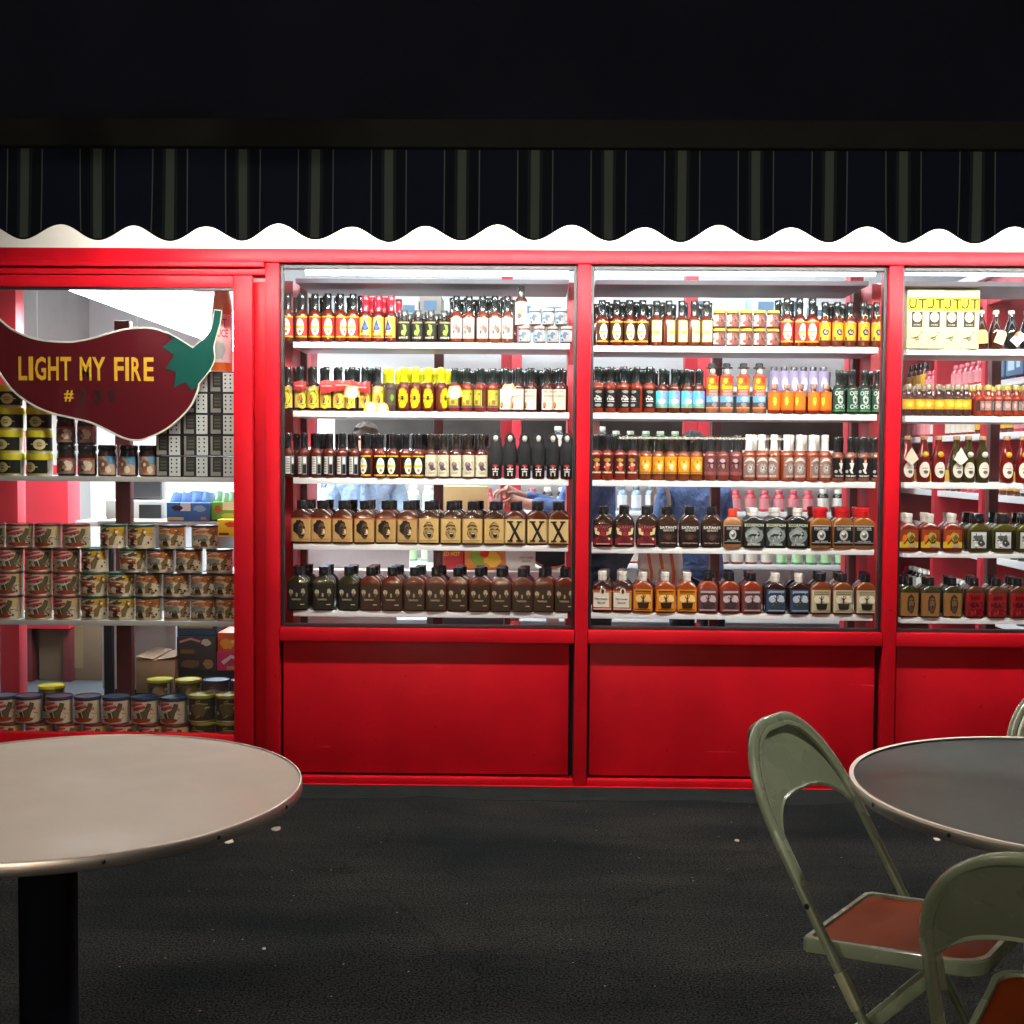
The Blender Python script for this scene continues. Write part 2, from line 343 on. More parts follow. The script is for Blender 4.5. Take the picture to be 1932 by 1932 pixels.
for a, b in spans:
    sp('sill_rail', a+0.001, b-0.001, 5.108, 5.235, zs0, zs1, 'red', 0.005)
    sp('bottom_rail', a+0.001, b-0.001, 5.116, 5.235, zb1-0.032, zb1, 'red', 0.005)
    g = 0.012
    sp('lower_panel', a+g, b-0.022, 5.143, 5.160, zb1+0.012, zs0-0.002, 'red', 0.002)
    sp('panel_backing', a+0.001, b-0.001, 5.185, 5.20, zb1+0.001, zs0-0.001, 'gap', 0)
    gz0, gz1 = zs1+0.001, zh0-0.001
    sp('window_pane', a+0.012, b-0.012, 5.150, 5.156, gz0+0.012, gz1-0.012, M['pane'], 0)
    gk = MB().box(a+0.001, a+0.014, 5.14-FY, 5.17-FY, gz0, gz1).box(b-0.014, b-0.001, 5.14-FY, 5.17-FY, gz0, gz1)
    gk.box(a+0.015, b-0.015, 5.14-FY, 5.17-FY, gz0, gz0+0.013).box(a+0.015, b-0.015, 5.14-FY, 5.17-FY, gz1-0.020, gz1)
    part('gasket', shop, gk, M['black'], 0.001)
sp('base_board', xF(430), XR, 5.104, 5.25, 0.006, zb1-0.033, 'red', 0.003)
sp('plinth', xF(430), XR, 5.17, 5.24, 0.0, 0.0055, 'gap', 0)
# the sliding window on the left: two rails, sash, pane
xa, xb = xF(476), xF(502)
sp('track_rail', XL, posts[0][0]-0.002, 5.085, 5.20, zF(508), zh0-0.001, 'red', 0.003)
sp('track_rail', XL, posts[0][0]-0.002, 5.118, 5.22, zF(521), zF(508)-0.001, 'red', 0.003)
zt1 = zF(521)-0.002; zsb = zF(1393)
sp('recess_board', xF(474), posts[0][0]-0.001, 5.175, 5.22, 0.03, zt1-0.02, 'red', 0.001)
sash = link('sliding_sash', None, shop)
def sa(name, x0, x1, y0, y1, z0, z1, m, bev=0.003): return part(name, sash, bx(x0, x1, y0-FY, y1-FY, z0, z1), M[m], bev)
sa('sash_stile', xF(440), xa, 5.125, 5.17, 0.16, zt1, 'red')
sa('sash_top_rail', XL, xF(440)-0.001, 5.126, 5.17, zF(545), zt1-0.001, 'red')
sa('sash_bottom_rail', XL, xF(440)-0.001, 5.126, 5.17, zsb-0.09, zsb, 'red')
sa('sash_panel', XL, xF(440)-0.001, 5.14, 5.165, 0.16, zsb-0.092, 'red', 0.002)
sa('sash_pane', XL, xF(440)-0.002, 5.150, 5.156, zsb-0.002, zF(545)+0.002, 'pane', 0)
sa('sash_gasket', xF(0)-0.3, xF(440)-0.002, 5.135, 5.149, zF(545)-0.012, zF(545)-0.001, 'black', 0.001)
sp('base_board', XL, xF(430)-0.002, 5.106, 5.25, 0.02, 0.155, 'red', 0.003)

# upper wall, interior shell
sp('upper_wall', -9, 9, 5.31, 5.5, 2.55, 9.0, 'night', 0)
structure('shop_floor', bx(-3.4, 3.75, 5.26, 9.4, -0.02, 0.012), M['shopfloor'])
structure('shop_back_wall', bx(-3.4, 3.75, 9.4, 9.5, 0.0, 3.1), M['plaster'])
structure('shop_left_wall', bx(-3.5, -3.4, 5.3, 9.5, 0.0, 3.1), M['concrete'])
structure('shop_right_wall', bx(3.75, 3.85, 5.3, 9.5, 0.0, 3.1), M['plaster'])
structure('shop_ceiling', bx(-3.5, 3.85, 5.51, 9.5, 3.02, 3.1), M['ceiling'])
# ground
gm = MB(); N = 24
for i in range(N):
    for j in range(N): pass
structure('asphalt_ground', bx(-60, 60, -60, 60, -0.2, 0.0), M['asphalt'])
M['strip'] = mat('dark_strip_asphalt', (0.010, 0.0135, 0.0135), 0.85, noise=0.6, nscale=9, bump=0.9, bscale=60, spec=0.06)  # strip of darker asphalt along the shop base
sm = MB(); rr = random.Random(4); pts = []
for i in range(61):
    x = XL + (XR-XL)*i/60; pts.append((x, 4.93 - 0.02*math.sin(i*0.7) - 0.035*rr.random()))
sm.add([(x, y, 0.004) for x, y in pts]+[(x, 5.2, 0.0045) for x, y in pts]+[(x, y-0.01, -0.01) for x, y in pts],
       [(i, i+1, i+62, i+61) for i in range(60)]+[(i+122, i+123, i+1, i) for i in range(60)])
structure('asphalt_dark_strip', sm, M['strip'])

# ================================================================ DISPLAY RACKS (one per bay)
SHY = 5.38; TBY = 5.195
BAYS = {
 1: dict(span=spans[0], uc=806, vs=[646, 776.4, 902.8, 1027, 1153.5], win='window right of the chilli sign', rack='display rack in window right of the chilli sign'),
 2: dict(span=spans[1], uc=1390, vs=[653.5, 780.3, 907.6, 1033.7, 1157.7], win='wide window between the two tables', rack='display rack in wide window between the two tables'),
 3: dict(span=spans[2], uc=1830, vs=[658.4, 784.9, 910.8, 1041, 1165.7], win='window cut off at right edge', rack='display rack in window cut off at right edge'),
}
WN = {1: 'first bottle window', 2: 'second bottle window', 3: 'third bottle window', 0: 'chilli sign window'}
SN = ['top shelf', 'second shelf', 'third shelf', 'fourth shelf', 'bottom shelf']
for b, B_ in BAYS.items():
    x0, x1 = B_['span']; w = x1-x0
    B_['z'] = [at(B_['uc'], v, SHY).z for v in B_['vs']]
    rk = thing('display_rack', 'white shelves between red side boards in the ' + WN[b], 'shelving', ((x0+x1)/2, SHY, 0.02), 0, 'display racks behind the shop windows')
    hw = w/2; top = zh0-0.02-0.02
    cx = (x0+x1)/2
    def lx(u, Y): return at(u, 900, Y).x-cx
    s0, s1, e0, e1 = {1: (500, 553, 553, 1073), 2: (1070, 1114, 1118, 1652), 3: (1638, 1698, 1706, 2290)}[b]
    part('side_board', rk, bx(lx(s0, 5.50), lx(s1, 5.50), 0.12, 0.36, 0.0, top), M['red_in'], 0.003)
    for c0, c1 in {1: [(556, 582)], 2: [(1600, 1642)], 3: []}[b]:
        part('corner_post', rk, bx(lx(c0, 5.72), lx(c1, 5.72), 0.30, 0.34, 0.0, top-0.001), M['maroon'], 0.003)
    for k, z in enumerate(B_['z']):
        part('shelf', rk, bx(lx(e0, SHY), lx(e1, SHY), 0.0, 0.29, z-0.027-0.02, z-0.02), M['shelf'], 0.002)
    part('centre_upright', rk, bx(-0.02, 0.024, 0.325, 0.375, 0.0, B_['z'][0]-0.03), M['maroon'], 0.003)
    part('top_board', rk, bx(-hw+0.03, hw-0.03, -0.06, 0.36, top-0.035, top-0.015), M['grey'], 0.002)
    part('back_rail', rk, bx(-hw+0.066, hw-0.066, 0.38, 0.42, at(B_['uc'], 546, SHY+0.38).z-0.02, at(B_['uc'], 536, SHY+0.38).z-0.02), M['white'], 0.002)
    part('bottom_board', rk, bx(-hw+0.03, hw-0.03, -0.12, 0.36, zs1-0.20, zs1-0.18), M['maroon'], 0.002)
    # tubes: one at the front under the head, one along the back rail
    lt = thing('fluorescent_light', 'lit white fluorescent tube along the head of the ' + WN[b], 'light', ((x0+x1)/2, TBY, at(B_['uc'], 512, TBY).z), 0, 'fluorescent tubes inside the windows')
    a, e = (-hw+0.10, hw-0.035) if b == 1 else (-hw+0.02, hw-0.04)
    part('tube', lt, MB().loft([[(x, 0.019*math.cos(t), 0.019*math.sin(t)) for t in [2*PI*k/12 for k in range(12)]] for x in (a, e)]), M['tube'])
    part('lamp_housing', lt, bx(a-0.03, e+0.02, -0.02, 0.05, 0.021, 0.04), M['white'], 0.002)
    lt2 = thing('fluorescent_light', 'second lit tube further back under the top board of the ' + WN[b], 'light', ((x0+x1)/2, SHY+0.36, at(B_['uc'], 541, SHY+0.36).z), 0, 'fluorescent tubes inside the windows')
    part('tube', lt2, MB().loft([[(x, 0.013*math.cos(t), 0.013*math.sin(t)) for t in [2*PI*k/12 for k in range(12)]] for x in (-hw+0.07, hw-0.07)]), M['tube'])

# shelves of the chilli sign window
LZ = [at(220, 899, 5.26).z, at(220, 1171, 5.26).z, at(220, 1412, 5.26).z]
lr = thing('display_rack', 'three grey shelves behind the sliding window with the chilli sign', 'shelving', (xF(440), 5.26, 0.012), 0)
for z in LZ: part('shelf', lr, bx(-2.1, 0.03, 0.0, 0.34, z-0.022-0.012, z-0.012), M['greyshelf'], 0.002)
part('centre_upright', lr, bx(xF(219, 866, 5.62)-xF(440), xF(247, 866, 5.62)-xF(440), 0.345, 0.40, 0.0, 2.0), M['maroon'], 0.003)
part('side_board', lr, bx(0.032, 0.055, 0.0, 0.40, 0.0, 2.2), M['red_in'], 0.002)

# ================================================================ PRODUCTS
DARK = '#141f20'
PRODUCTS = {}
def solid(name, parts_, mats_): return None
def cylmap(r, z0, z1, ha=1.25):
    return lambda u, v, k: Vector(((r+0.0004+0.00022*k)*math.sin(u*ha), -(r+0.0004+0.00022*k)*math.cos(u*ha), z0+v*(z1-z0)))
def sqmap(hw, hd, z0, z1, sc=0.955, e=6.0):
    def f(u, v, k):
        x = u*sc*hw; return Vector((x*(1+0.003*k), -(hd+0.0005+0.00022*k)*(max(0.0, 1-abs(u*sc)**e))**(1/e)-0.0003*k, z0+v*(z1-z0)))
    return f
def flatmap(hw, hd, z0, z1): return lambda u, v, k: Vector((u*hw, -hd-0.0006-0.00022*k, z0+v*(z1-z0)))
def sqring(hw, hd, z, e=4.0, n=24):
    r = []
    for i in range(n):
        c, s = math.cos(2*PI*(i+0.5)/n), math.sin(2*PI*(i+0.5)/n)
        r.append((math.copysign(abs(c)**(2/e), c)*hw, math.copysign(abs(s)**(2/e), s)*hd, z))
    return r
def prod(key, desc, plural, cat, name, w, h, items, extra=None):
    PRODUCTS[key] = dict(desc=desc, plural=plural, cat=cat, name=name, w=w, h=h, items=items, single=None)
def woozy(key, desc, r, h, sc, cc, ops, lz=(0.09, 0.53), plural=None, sleeve=True, more=()):
    r *= 1.02
    b = MB().lathe([(r*0.82, 0), (r*0.98, 0.004), (r, 0.012), (r, 0.55*h), (r*0.97, 0.575*h), (r*0.80, 0.62*h), (r*0.56, 0.66*h), (r*0.45, 0.69*h), (r*0.42, 0.86*h), (r*0.47, 0.865*h), (r*0.47, 0.89*h), (r*0.36, 0.90*h)], 20)
    c = MB()
    if sleeve: c.lathe([(r*0.60, 0.660*h), (r*0.56, 0.69*h), (r*0.53, 0.86*h), (r*0.56, 0.872*h), (r*0.58, 0.885*h), (r*0.58, 0.985*h), (r*0.53, h)], 16)
    else: c.lathe([(r*0.54, 0.84*h), (r*0.54, 0.985*h), (r*0.5, h)], 16)
    bm_, cm_ = b.mesh('bottle_glass', sauce(sc)), c.mesh('bottle_cap', capm(cc))
    lm = art_mesh('bottle_label', ops, cylmap(r, lz[0]*h, lz[1]*h))
    prod(key, desc, plural or desc+'s', 'bottle', 'sauce_bottle', 2*r, h, [('glass', bm_), ('cap', cm_), ('label', lm)]+list(more))
    one = MB(); one.v = b.v+c.v; one.f = b.f+[tuple(i+len(b.v) for i in f) for f in c.f]; one.m = [0]*len(b.f)+[1]*len(c.f)
    PRODUCTS[key]['single'] = one.mesh('sauce_bottle', [sauce(sc), capm(cc)])
def flask(key, desc, w, d, h, sc, cc, ops, lz=(0.04, 0.60), capr=0.40, sh=(0.62, 0.80), plural=None, ringed=False, e=6.0):
    w *= 1.045; capr *= 1.18; hw, hd = w/2, d/2; s0, s1 = sh
    rings = [sqring(hw*0.93, hd*0.90, 0, e), sqring(hw, hd, 0.006, e), sqring(hw, hd, s0*h, e), sqring(hw*0.97, hd*0.98, (s0+0.02)*h, e)]
    for t in (0.25, 0.5, 0.75, 0.9):
        k = 1-(1-capr*0.92)*(t**1.6); rings.append(sqring(hw*k, hd*(1-(1-capr*w/d*0.92)*(t**1.6)) if d else hd, (s0+0.02+(s1-s0-0.02)*t)*h, e+(2-e)*t))
    rings.append(sqring(hw*capr*0.9, hw*capr*0.9, s1*h, 2.0)); rings.append(sqring(hw*capr*0.9, hw*capr*0.9, 0.9*h, 2.0))
    b = MB().loft(rings); cr = hw*capr
    c = MB().lathe([(cr*0.97, s1*h), (cr, s1*h+0.003), (cr, 0.89*h), (cr*(1.09 if ringed else 0.97), 0.9*h), (cr*(1.09 if ringed else 1.0), 0.985*h), (cr*0.95, h)], 18)
    lm = art_mesh('bottle_label', ops, sqmap(hw, hd, lz[0]*h, lz[1]*h))
    prod(key, desc, plural or desc+'s', 'flask', 'flask_bottle', w, h, [('glass', b.mesh('bottle_glass', sauce(sc))), ('cap', c.mesh('bottle_cap', capm(cc))), ('label', lm)])
    one = MB(); one.v = b.v+c.v; one.f = b.f+[tuple(i+len(b.v) for i in f) for f in c.f]; one.m = [0]*len(b.f)+[1]*len(c.f)
    PRODUCTS[key]['single'] = one.mesh('flask_bottle', [sauce(sc), capm(cc)]); PRODUCTS[key]['d'] = d
def jar(key, desc, r, h, sc, lc, ops, lidh=0.15, lz=(0.08, 0.76), rim=0.98, name='jar', cat='jar'):
    b = MB().lathe([(r*0.85, 0), (r*0.98, 0.004), (r, 0.01), (r, h*(0.95-lidh-0.08)), (r*0.9, h*(0.98-lidh)), (r*0.86, h*(1-lidh*0.5))], 20)
    c = MB().lathe([(r*rim*0.97, h*(1-lidh)), (r*rim, h*(1-lidh)+0.002), (r*rim, h-0.003), (r*rim*0.95, h)], 20)
    lm = art_mesh('jar_label', ops, cylmap(r, lz[0]*h, lz[1]*h))
    prod(key, desc, desc+'s', cat, name, 2*r, h, [('glass', b.mesh('jar_glass', sauce(sc))), ('lid', c.mesh('jar_lid', capm(lc))), ('label', lm)])
def tin(key, desc, r, h, lidc, base, ops, lidh=0.10, name='nut_tin', bare='#b9b0a0'):
    b = MB().lathe([(r*0.97, 0), (r*0.985, 0.003), (r*0.96, 0.006), (r*0.965, h*(1-lidh)+0.004)], 28)
    b.m[-1] = 0
    c = MB().lathe([(r*1.0, h*(1-lidh)), (r*1.01, h*(1-lidh)+0.002), (r*1.01, h-0.003), (r*0.985, h), (r*0.96, h), (r*0.95, h-0.003)], 28)
    lm = art_mesh('tin_label', [R(-1, 0, 1, 1, base)]+ops, cylmap(r*0.965, 0.006, h*(1-lidh), 1.45))
    prod(key, desc, desc+'s', 'tin', name, 2*r, h, [('tin_wall', b.mesh('tin_wall', mat('tin_'+bare.strip('#'), bare, 0.4, metal=0.6))), ('lid', c.mesh('tin_lid', mat('lid_'+lidc.strip('#'), lidc, 0.4, noise=0.05))), ('label', lm)])
def carton(key, desc, w, d, h, base, ops, cat='box', name='carton', bev=0.0015):
    b = MB().box(-w/2, w/2, -d/2, d/2, 0, h)
    items = [('box_body', b.mesh('carton', mat('carton_'+base.strip('#'), base, 0.45, noise=0.05, spec=0.2), bev))]
    if ops: items.append(('print', art_mesh('carton_print', ops, flatmap(w/2, d/2, 0, h), step=0)))
    prod(key, desc, desc+'es', cat, name, w, h, items); PRODUCTS[key]['d'] = d
def put(key, x, y, z, label, group=None, rz=0.0, s=1.026):
    p = PRODUCTS[key]; o = thing(p['name'], label, p['cat'], (x, y, z), rz, group or p['plural']+' on display')
    if s != 1.0: o.scale = (s, s, s)
    for nm, me in p['items']: link(nm, me, o)
    return o
def put_single(key, x, y, z, label, group, rz=0.0):
    p = PRODUCTS[key]; o = link(p['name'], p['single']); o.location = (x, y, z); o.rotation_euler = (0, 0, rz); o.scale = (1.026,)*3
    return tag(o, label, p['cat'], group)
def clut(seed, n, pal, x0=-.8, x1=.8, y0=.12, y1=.88, s=.10):
    r = random.Random(seed); pal = pal.split(); o = []
    for i in range(n):
        k = r.random(); x, y = r.uniform(x0, x1), r.uniform(y0, y1)
        if k < .6: o.append(B(x, y, s*r.uniform(.5, 1.6), s*r.uniform(.3, 1.0), r.choice(pal), seed*31+i, 8, .5))
        else: o.append(L([(x, y), (x+s*r.uniform(.5, 2.2), y+s*r.uniform(-.8, .8)), (x+s*r.uniform(1.5, 3), y+s*r.uniform(-1, 1))], s*.35, r.choice(pal), .6))
    return o
def oval(lab, edge='e8a81c', mark='b8763a'):
    return [R(-1, 0, 1, 1, lab), R(-1, 0.93, 1, 1, edge), R(-1, 0, 1, 0.07, edge), E(0, 0.49, 0.50, 0.40, 'f1ede4'), B(-0.02, 0.70, 0.24, 0.08, 'b9c4c4', 3),
            P([(-0.60, 0.42), (-0.5, 0.50), (0, 0.53), (0.5, 0.50), (0.60, 0.42), (0.5, 0.47), (0.0, 0.44), (-0.5, 0.40)], 'efc416'), R(-0.52, 0.45, 0.52, 0.54, 'f3cc1e'), B(0.03, 0.28, 0.2, 0.09, mark, 5)]
# ---- first window, top shelf
woozy('oval_red', 'red oval-label sauce bottle', .0270, .207, '#5e1c0c', DARK, oval('c5332a'))
woozy('sun_orange', 'red-capped orange-label sauce bottle', .0262, .200, '#5a1a10', '#c81d33', [R(-1, 0, 1, 1, 'eda536'), E(0, .52, .62, .46, 'f3c060'), P([(-.5, .42), (-.2, .68), (0, .95), (.2, .68), (.5, .42), (.25, .36), (-.25, .36)], '2c3f7c'), B(.05, .52, .3, .12, '4c6ba8', 2), B(-.4, .3, .2, .1, 'd8402a', 4), B(.08, .24, .12, .1, 'f3eed8', 8), R(-.6, .04, .6, .12, '8c3a1c')])
woozy('green_bulb', 'squat dark bottle with green pepper label', .0285, .138, '#26160f', '#39413d', [R(-1, 0, 1, 1, '26251f'), P([(-.1, .8), (.25, .75), (.35, .45), (.1, .15), (-.12, .3), (.05, .5)], '7fbf3c'), B(-.1, .35, .22, .16, 'a6d24e', 3), R(-.7, .86, .7, .95, '9c8a60'), T('HOT', 0, .07, 1.1, .11, 'd8d2c0')], lz=(.1, .66), sleeve=False)
woozy('grey_art', 'grey art-label sauce bottle', .0255, .200, '#6a2c18', DARK, [R(-1, 0, 1, 1, 'c9c5bc'), B(-.2, .62, .4, .26, '8d867e', 6), B(.25, .42, .34, .2, '6d625c', 7), B(0, .5, .16, .16, 'b4584e', 9), B(-.3, .3, .24, .12, '57504a', 10), R(.62, .1, .75, .9, 'e9e6de')]+clut(1, 9, '8d867e 57504a b4584e a89c90'))
woozy('tall_white', 'tall white-label bottle raised on a jar', .0262, .185, '#4a1f14', '#33393c', [R(-1, 0, 1, 1, 'd4d0c6'), B(0, .55, .6, .25, '8c8478', 12), B(-.2, .35, .3, .14, '5d5750', 13)], lz=(.02, .54))
jar('blue_jar', 'silver-lidded jar with pale blue label', .0270, .073, '#6a3c2c', '#c6c2b4', [R(-1, 0, 1, 1, '93a4b0'), B(-.1, .55, .42, .34, '5c6a78', 3), B(.2, .4, .24, .2, 'c9a08c', 4), R(.5, .1, .9, .9, 'c2cdd2')]+clut(2, 6, '5c6a78 c9a08c 3f4c5a', s=0.14))
# ---- first window, second shelf
woozy('swirl', 'yellow swirl-label sauce bottle', .0265, .190, '#2c130c', DARK, [R(-1, 0, 1, 1, 'd9b06a'), E(.1, .45, .82, .5, 'e6c428'), E(.1, .45, .62, .36, '7f9a3a'), E(.1, .45, .50, .28, 'e9d23c'), B(-.1, .45, .3, .22, 'c46a3a', 5), B(-.02, .28, .2, .1, '3b3f6c', 6), B(-.3, .82, .3, .12, 'e8d9b4', 8)]+clut(3, 7, '3b3f6c c46a3a f2e6b0 5a7a2c'), lz=(.07, .55))
woozy('spider', 'yellow-capped bottle with spider label', .0265, .190, '#5c1d10', '#d9d414', [R(-1, 0, 1, 1, '5b2a1a'), B(0, .5, .8, .56, 'e88a1e', 3, 18, .2), B(0, .48, .7, .48, 'ecd616', 4, 18, .18), E(0, .5, .1, .15, '2a1a1c'), L([(-.6, .85), (-.2, .6), (0, .52), (.25, .62), (.6, .8)], .05, '2a1a1c'), L([(-.55, .2), (-.2, .42), (0, .5), (.2, .42), (.55, .18)], .05, '2a1a1c'), L([(-.7, .5), (0, .5), (.7, .5)], .04, '2a1a1c')], lz=(.07, .53))
woozy('olive_lab', 'red sauce bottle with olive label', .0270, .187, '#7c2414', DARK, [R(-1, 0, 1, 1, '4d3a1e'), R(-.75, .12, .5, .95, 'a8a22a'), B(-.2, .5, .4, .3, 'c6b850', 5), B(0, .3, .3, .14, '8a6a3a', 7), R(.55, .05, .64, .95, 'c9bd62'), R(-1, 0, 1, .08, '7a4a6a')]+clut(4, 7, '6a5a1e d8c860 8a6a3a', x0=-0.7, x1=0.4), lz=(.09, .52))
woozy('cream_lab', 'cream INFERNO-label sauce bottle', .0268, .190, '#46180f', DARK, [R(-1, 0, 1, 1, 'e6dac2'), T('BAD DOG', -.05, .88, 1.25, .10, 'c8442e'), T('INFERNO', .05, .66, 1.25, .10, '5b5348'), R(-.5, .52, .6, .535, 'b0a48c'), B(-.55, .22, .26, .18, 'd8823c', 4), B(-.58, .12, .16, .08, '8c3a20', 5)], lz=(.06, .52))
woozy('grey_gold', 'clear brown bottle with yellow cap', .0265, .188, '#4a3a30', '#d9d414', [R(-.5, .1, .8, .9, '55483a'), B(.2, .5, .3, .2, '6f9a3a', 3)])
# ---- third shelf
woozy('back_lab', 'black and white back-label bottle', .0268, .192, '#5e2418', '#1b1c20', [R(-1, 0, 1, 1, '17181a'), R(-.62, .08, -.02, .95, 'dcdad4'), R(.08, .05, .62, .97, '8f8f8c'), R(.14, .10, .56, .55, '1c1c1e'), R(.2, .6, .5, .9, 'e4e2dc')]+[R(-.55, y, -.1, y+.03, '56565a') for y in (.2, .32, .44, .56, .68, .8)], lz=(.05, .50))
woozy('oval_black', 'black oval-label sauce bottle', .0270, .192, '#6a2616', '#1b1c20', oval('15161a', 'd9b02a'), lz=(.05, .51))
woozy('crest', 'cream crest-label sauce bottle', .0265, .192, '#4e2216', '#2a2523', [R(-1, 0, 1, 1, 'd6d0b4'), B(-.05, .52, .42, .2, '8a6c72', 4), B(.02, .40, .34, .15, '5d4a58', 5), B(-.05, .62, .2, .08, 'a58a86', 6), R(-.4, .12, .4, .2, 'b0a888')]+clut(5, 6, '8a6c72 5d4a58 b0a888', y0=0.25, y1=0.75), lz=(.05, .53))
# reaper bottle: a black hooded cloth draped over the bottle
def reaper():
    r, h = .030, .198
    cl = MB(); rg = []
    for z, k in ((.30*h, 1.02), (.42*h, 1.06), (.55*h, 1.06), (.66*h, .98), (.74*h, .80), (.80*h, .74), (.88*h, .76), (.95*h, .58), (1.0*h, .16)):
        rg.append([((r*k*(1+.10*math.sin(5*t+z*90)))*math.cos(t), (r*k*(1+.10*math.cos(4*t+z*60)))*math.sin(t)+(.004 if z > .77*h else 0), z+.003*math.sin(3*t)) for t in [2*PI*i/22 for i in range(22)]])
    cl.loft(rg, c0=False)
    sk = MB(); sk.lathe([(.001, .802*h), (.0065, .82*h), (.010, .86*h), (.0105, .90*h), (.008, .935*h), (.001, .95*h)], 14, 0, -.0155)
    b = MB().lathe([(.022, 0), (.0262, .004), (.0268, .012), (.0268, .40*h), (.02, .5*h)], 20)
    lm = art_mesh('bottle_label', [R(-1, 0, 1, 1, '101012'), B(0, .86, .34, .12, 'd8d4cc', 3), R(-.08, .86, .08, .94, '8c1c1c'), B(0, .56, .44, .12, 'b43a32', 5), R(-.42, .34, .42, .40, 'd8d4cc'), R(-.32, .22, .32, .28, 'd8d4cc'), R(-.30, .02, -.18, .20, 'd8d4cc'), R(.16, .02, .28, .20, 'd8d4cc'), R(-.05, .24, .05, .5, 'd8d4cc')], cylmap(.0268, .06*h, .48*h))
    cm = mat('black_cloth', (.011, .011, .013), .9, noise=.2, bump=.3, bscale=300)
    prod('reaper', 'black hooded bottle with white skull', 'bottles in black hooded cloth', 'bottle', 'hooded_bottle', .054, h,
         [('glass', b.mesh('bottle_glass', sauce('#3c1610'))), ('hood', cl.mesh('cloth_hood', cm, 0, 80)), ('skull', sk.mesh('skull_mask', PM('d8d6ce'))), ('label', lm)])
reaper()
def face(paper, hair, skin_, afro=True):
    o = [R(-1, 0, 1, 1, paper)]
    if afro: o += [R(-1, .95, 1, 1, 'a8482e'), B(-.18, .60, .62, .36, hair, 11, 22, .22), E(.06, .46, .36, .34, skin_), B(-.14, .42, .22, .26, '3d2c20', 12), E(.26, .42, .13, .12, 'e0c094'), L([(-.12, .6), (.05, .63), (.12, .59)], .05, '1c1410'), L([(.22, .6), (.36, .62), (.42, .57)], .05, '1c1410'), L([(.1, .55), (.2, .44), (.1, .42)], .04, '2c1c14'), E(.16, .30, .17, .075, '1a1010'), R(.05, .315, .27, .345, 'e0c094')]
    else: o += [B(0, .50, .56, .40, '5c4a34', 21, 20, .18), E(.02, .50, .46, .34, skin_), L([(-.5, .66), (-.1, .74), (.4, .70)], .06, '3b2d20'), L([(-.4, .54), (-.2, .60), (-.05, .55)], .05, '2b2018'), L([(.12, .56), (.3, .60), (.44, .54)], .05, '2b2018'), E(.08, .33, .2, .11, '2b1c16'), R(-.06, .38, .2, .41, 'e6d8b4'), B(-.22, .44, .12, .1, '7c6244', 5)]
    return o + [R(-.85, .09, .8, .12, '8c744c')]
FW = .0885
KRAFT = 'b9935a'
flask('face_a', 'kraft flask with curly-haired shouting face', FW, .05, .186, '#4a2416', '#17181a', face(KRAFT, '1c1714', '5d4632'))
flask('face_b', 'kraft flask with laughing face', FW, .05, .186, '#3a2114', '#1c1b1b', face('c8a667', '', 'a88a58', False))
flask('xflask', 'cream flask with a big black X', FW, .05, .186, '#4c2312', '#17181a', [R(-1, 0, 1, 1, 'cdb077'), R(-1, 0, 1, .03, '8a6a3c'), P([(-.66, .88), (-.34, .88), (.62, .12), (.3, .12)], '221c16'), P([(.30, .88), (.52, .88), (-.34, .12), (-.56, .12)], '221c16'), R(-.78, .86, -.18, .93, '221c16'), R(.14, .86, .66, .93, '221c16'), R(-.72, .07, -.2, .14, '221c16'), R(.12, .07, .78, .14, '221c16')])
def three(paper, ink): return [R(-1, 0, 1, 1, paper), B(-.62, .68, .24, .14, ink, 4), B(.58, .72, .24, .14, ink, 5), B(-.05, .60, .18, .15, '2b231c', 6), E(-.05, .58, .1, .09, '9c8668'), E(-.6, .58, .1, .08, '6a5844'), E(.56, .6, .1, .08, '6a5844'), T('TEMPERED', -.1, .40, .95, .07, ink), R(-.1+.4, .18, .7, .22, ink)]
flask('dark_green', 'dark olive flask with three faces', .0875, .05, .190, '#2b2a14', '#131517', three('26241c', 'a09a86'), lz=(.03, .60))
flask('dark_red', 'dark red flask with three faces', .0875, .05, .190, '#54210f', '#131517', three('3a2c20', 'a8977c'), lz=(.03, .60))
# ---- second window
woozy('oval_dark', 'dark oval-label sauce bottle', .0265, .196, '#54190d', DARK, oval('4a2c1e', 'e2a820'), lz=(.08, .53))
woozy('pale_yellow', 'pale yellow paper-label sauce bottle', .0262, .194, '#5e2110', DARK, [R(-.72, .02, .72, 1, 'cfd07c'), R(-.6, .40, .6, .95, 'dbd68e'), R(-.72, .1, .72, .36, 'b4bfa0'), R(-.4, .40, .3, .52, 'd9c23c'), R(.6, .04, .7, .96, 'ece9c8')], lz=(.08, .56))
jar('meat_jar', 'gold-lidded jar with brown and white label', .0275, .076, '#5a2a20', '#c6b23c', [R(-1, 0, 1, 1, '6e4038'), R(-1, .05, -.25, .95, 'dccac0'), B(.15, .6, .4, .3, '8c6058', 4), B(.2, .5, .2, .16, '3a2a2c', 5), B(-.3, .3, .3, .2, 'b0463c', 6)]+clut(6, 7, '3a2a2c b0463c dccac0 8c6058', s=0.14))
woozy('orange_ring', 'orange-label bottle with metal ring', .0262, .192, '#632311', '#22282a', [R(-1, 0, 1, 1, 'd98a1e'), E(0, .5, .7, .44, 'e7a62e'), B(0, .5, .46, .2, '2b2d33', 4), B(.05, .52, .3, .1, '9aa2ac', 5), R(-1, 0, 1, .1, '3b2a1a'), B(-.6, .2, .2, .12, '4a4a2a', 6)]+clut(7, 7, '6a4a1a 4a4a2a f0c860 2b2d33'), lz=(.10, .54))
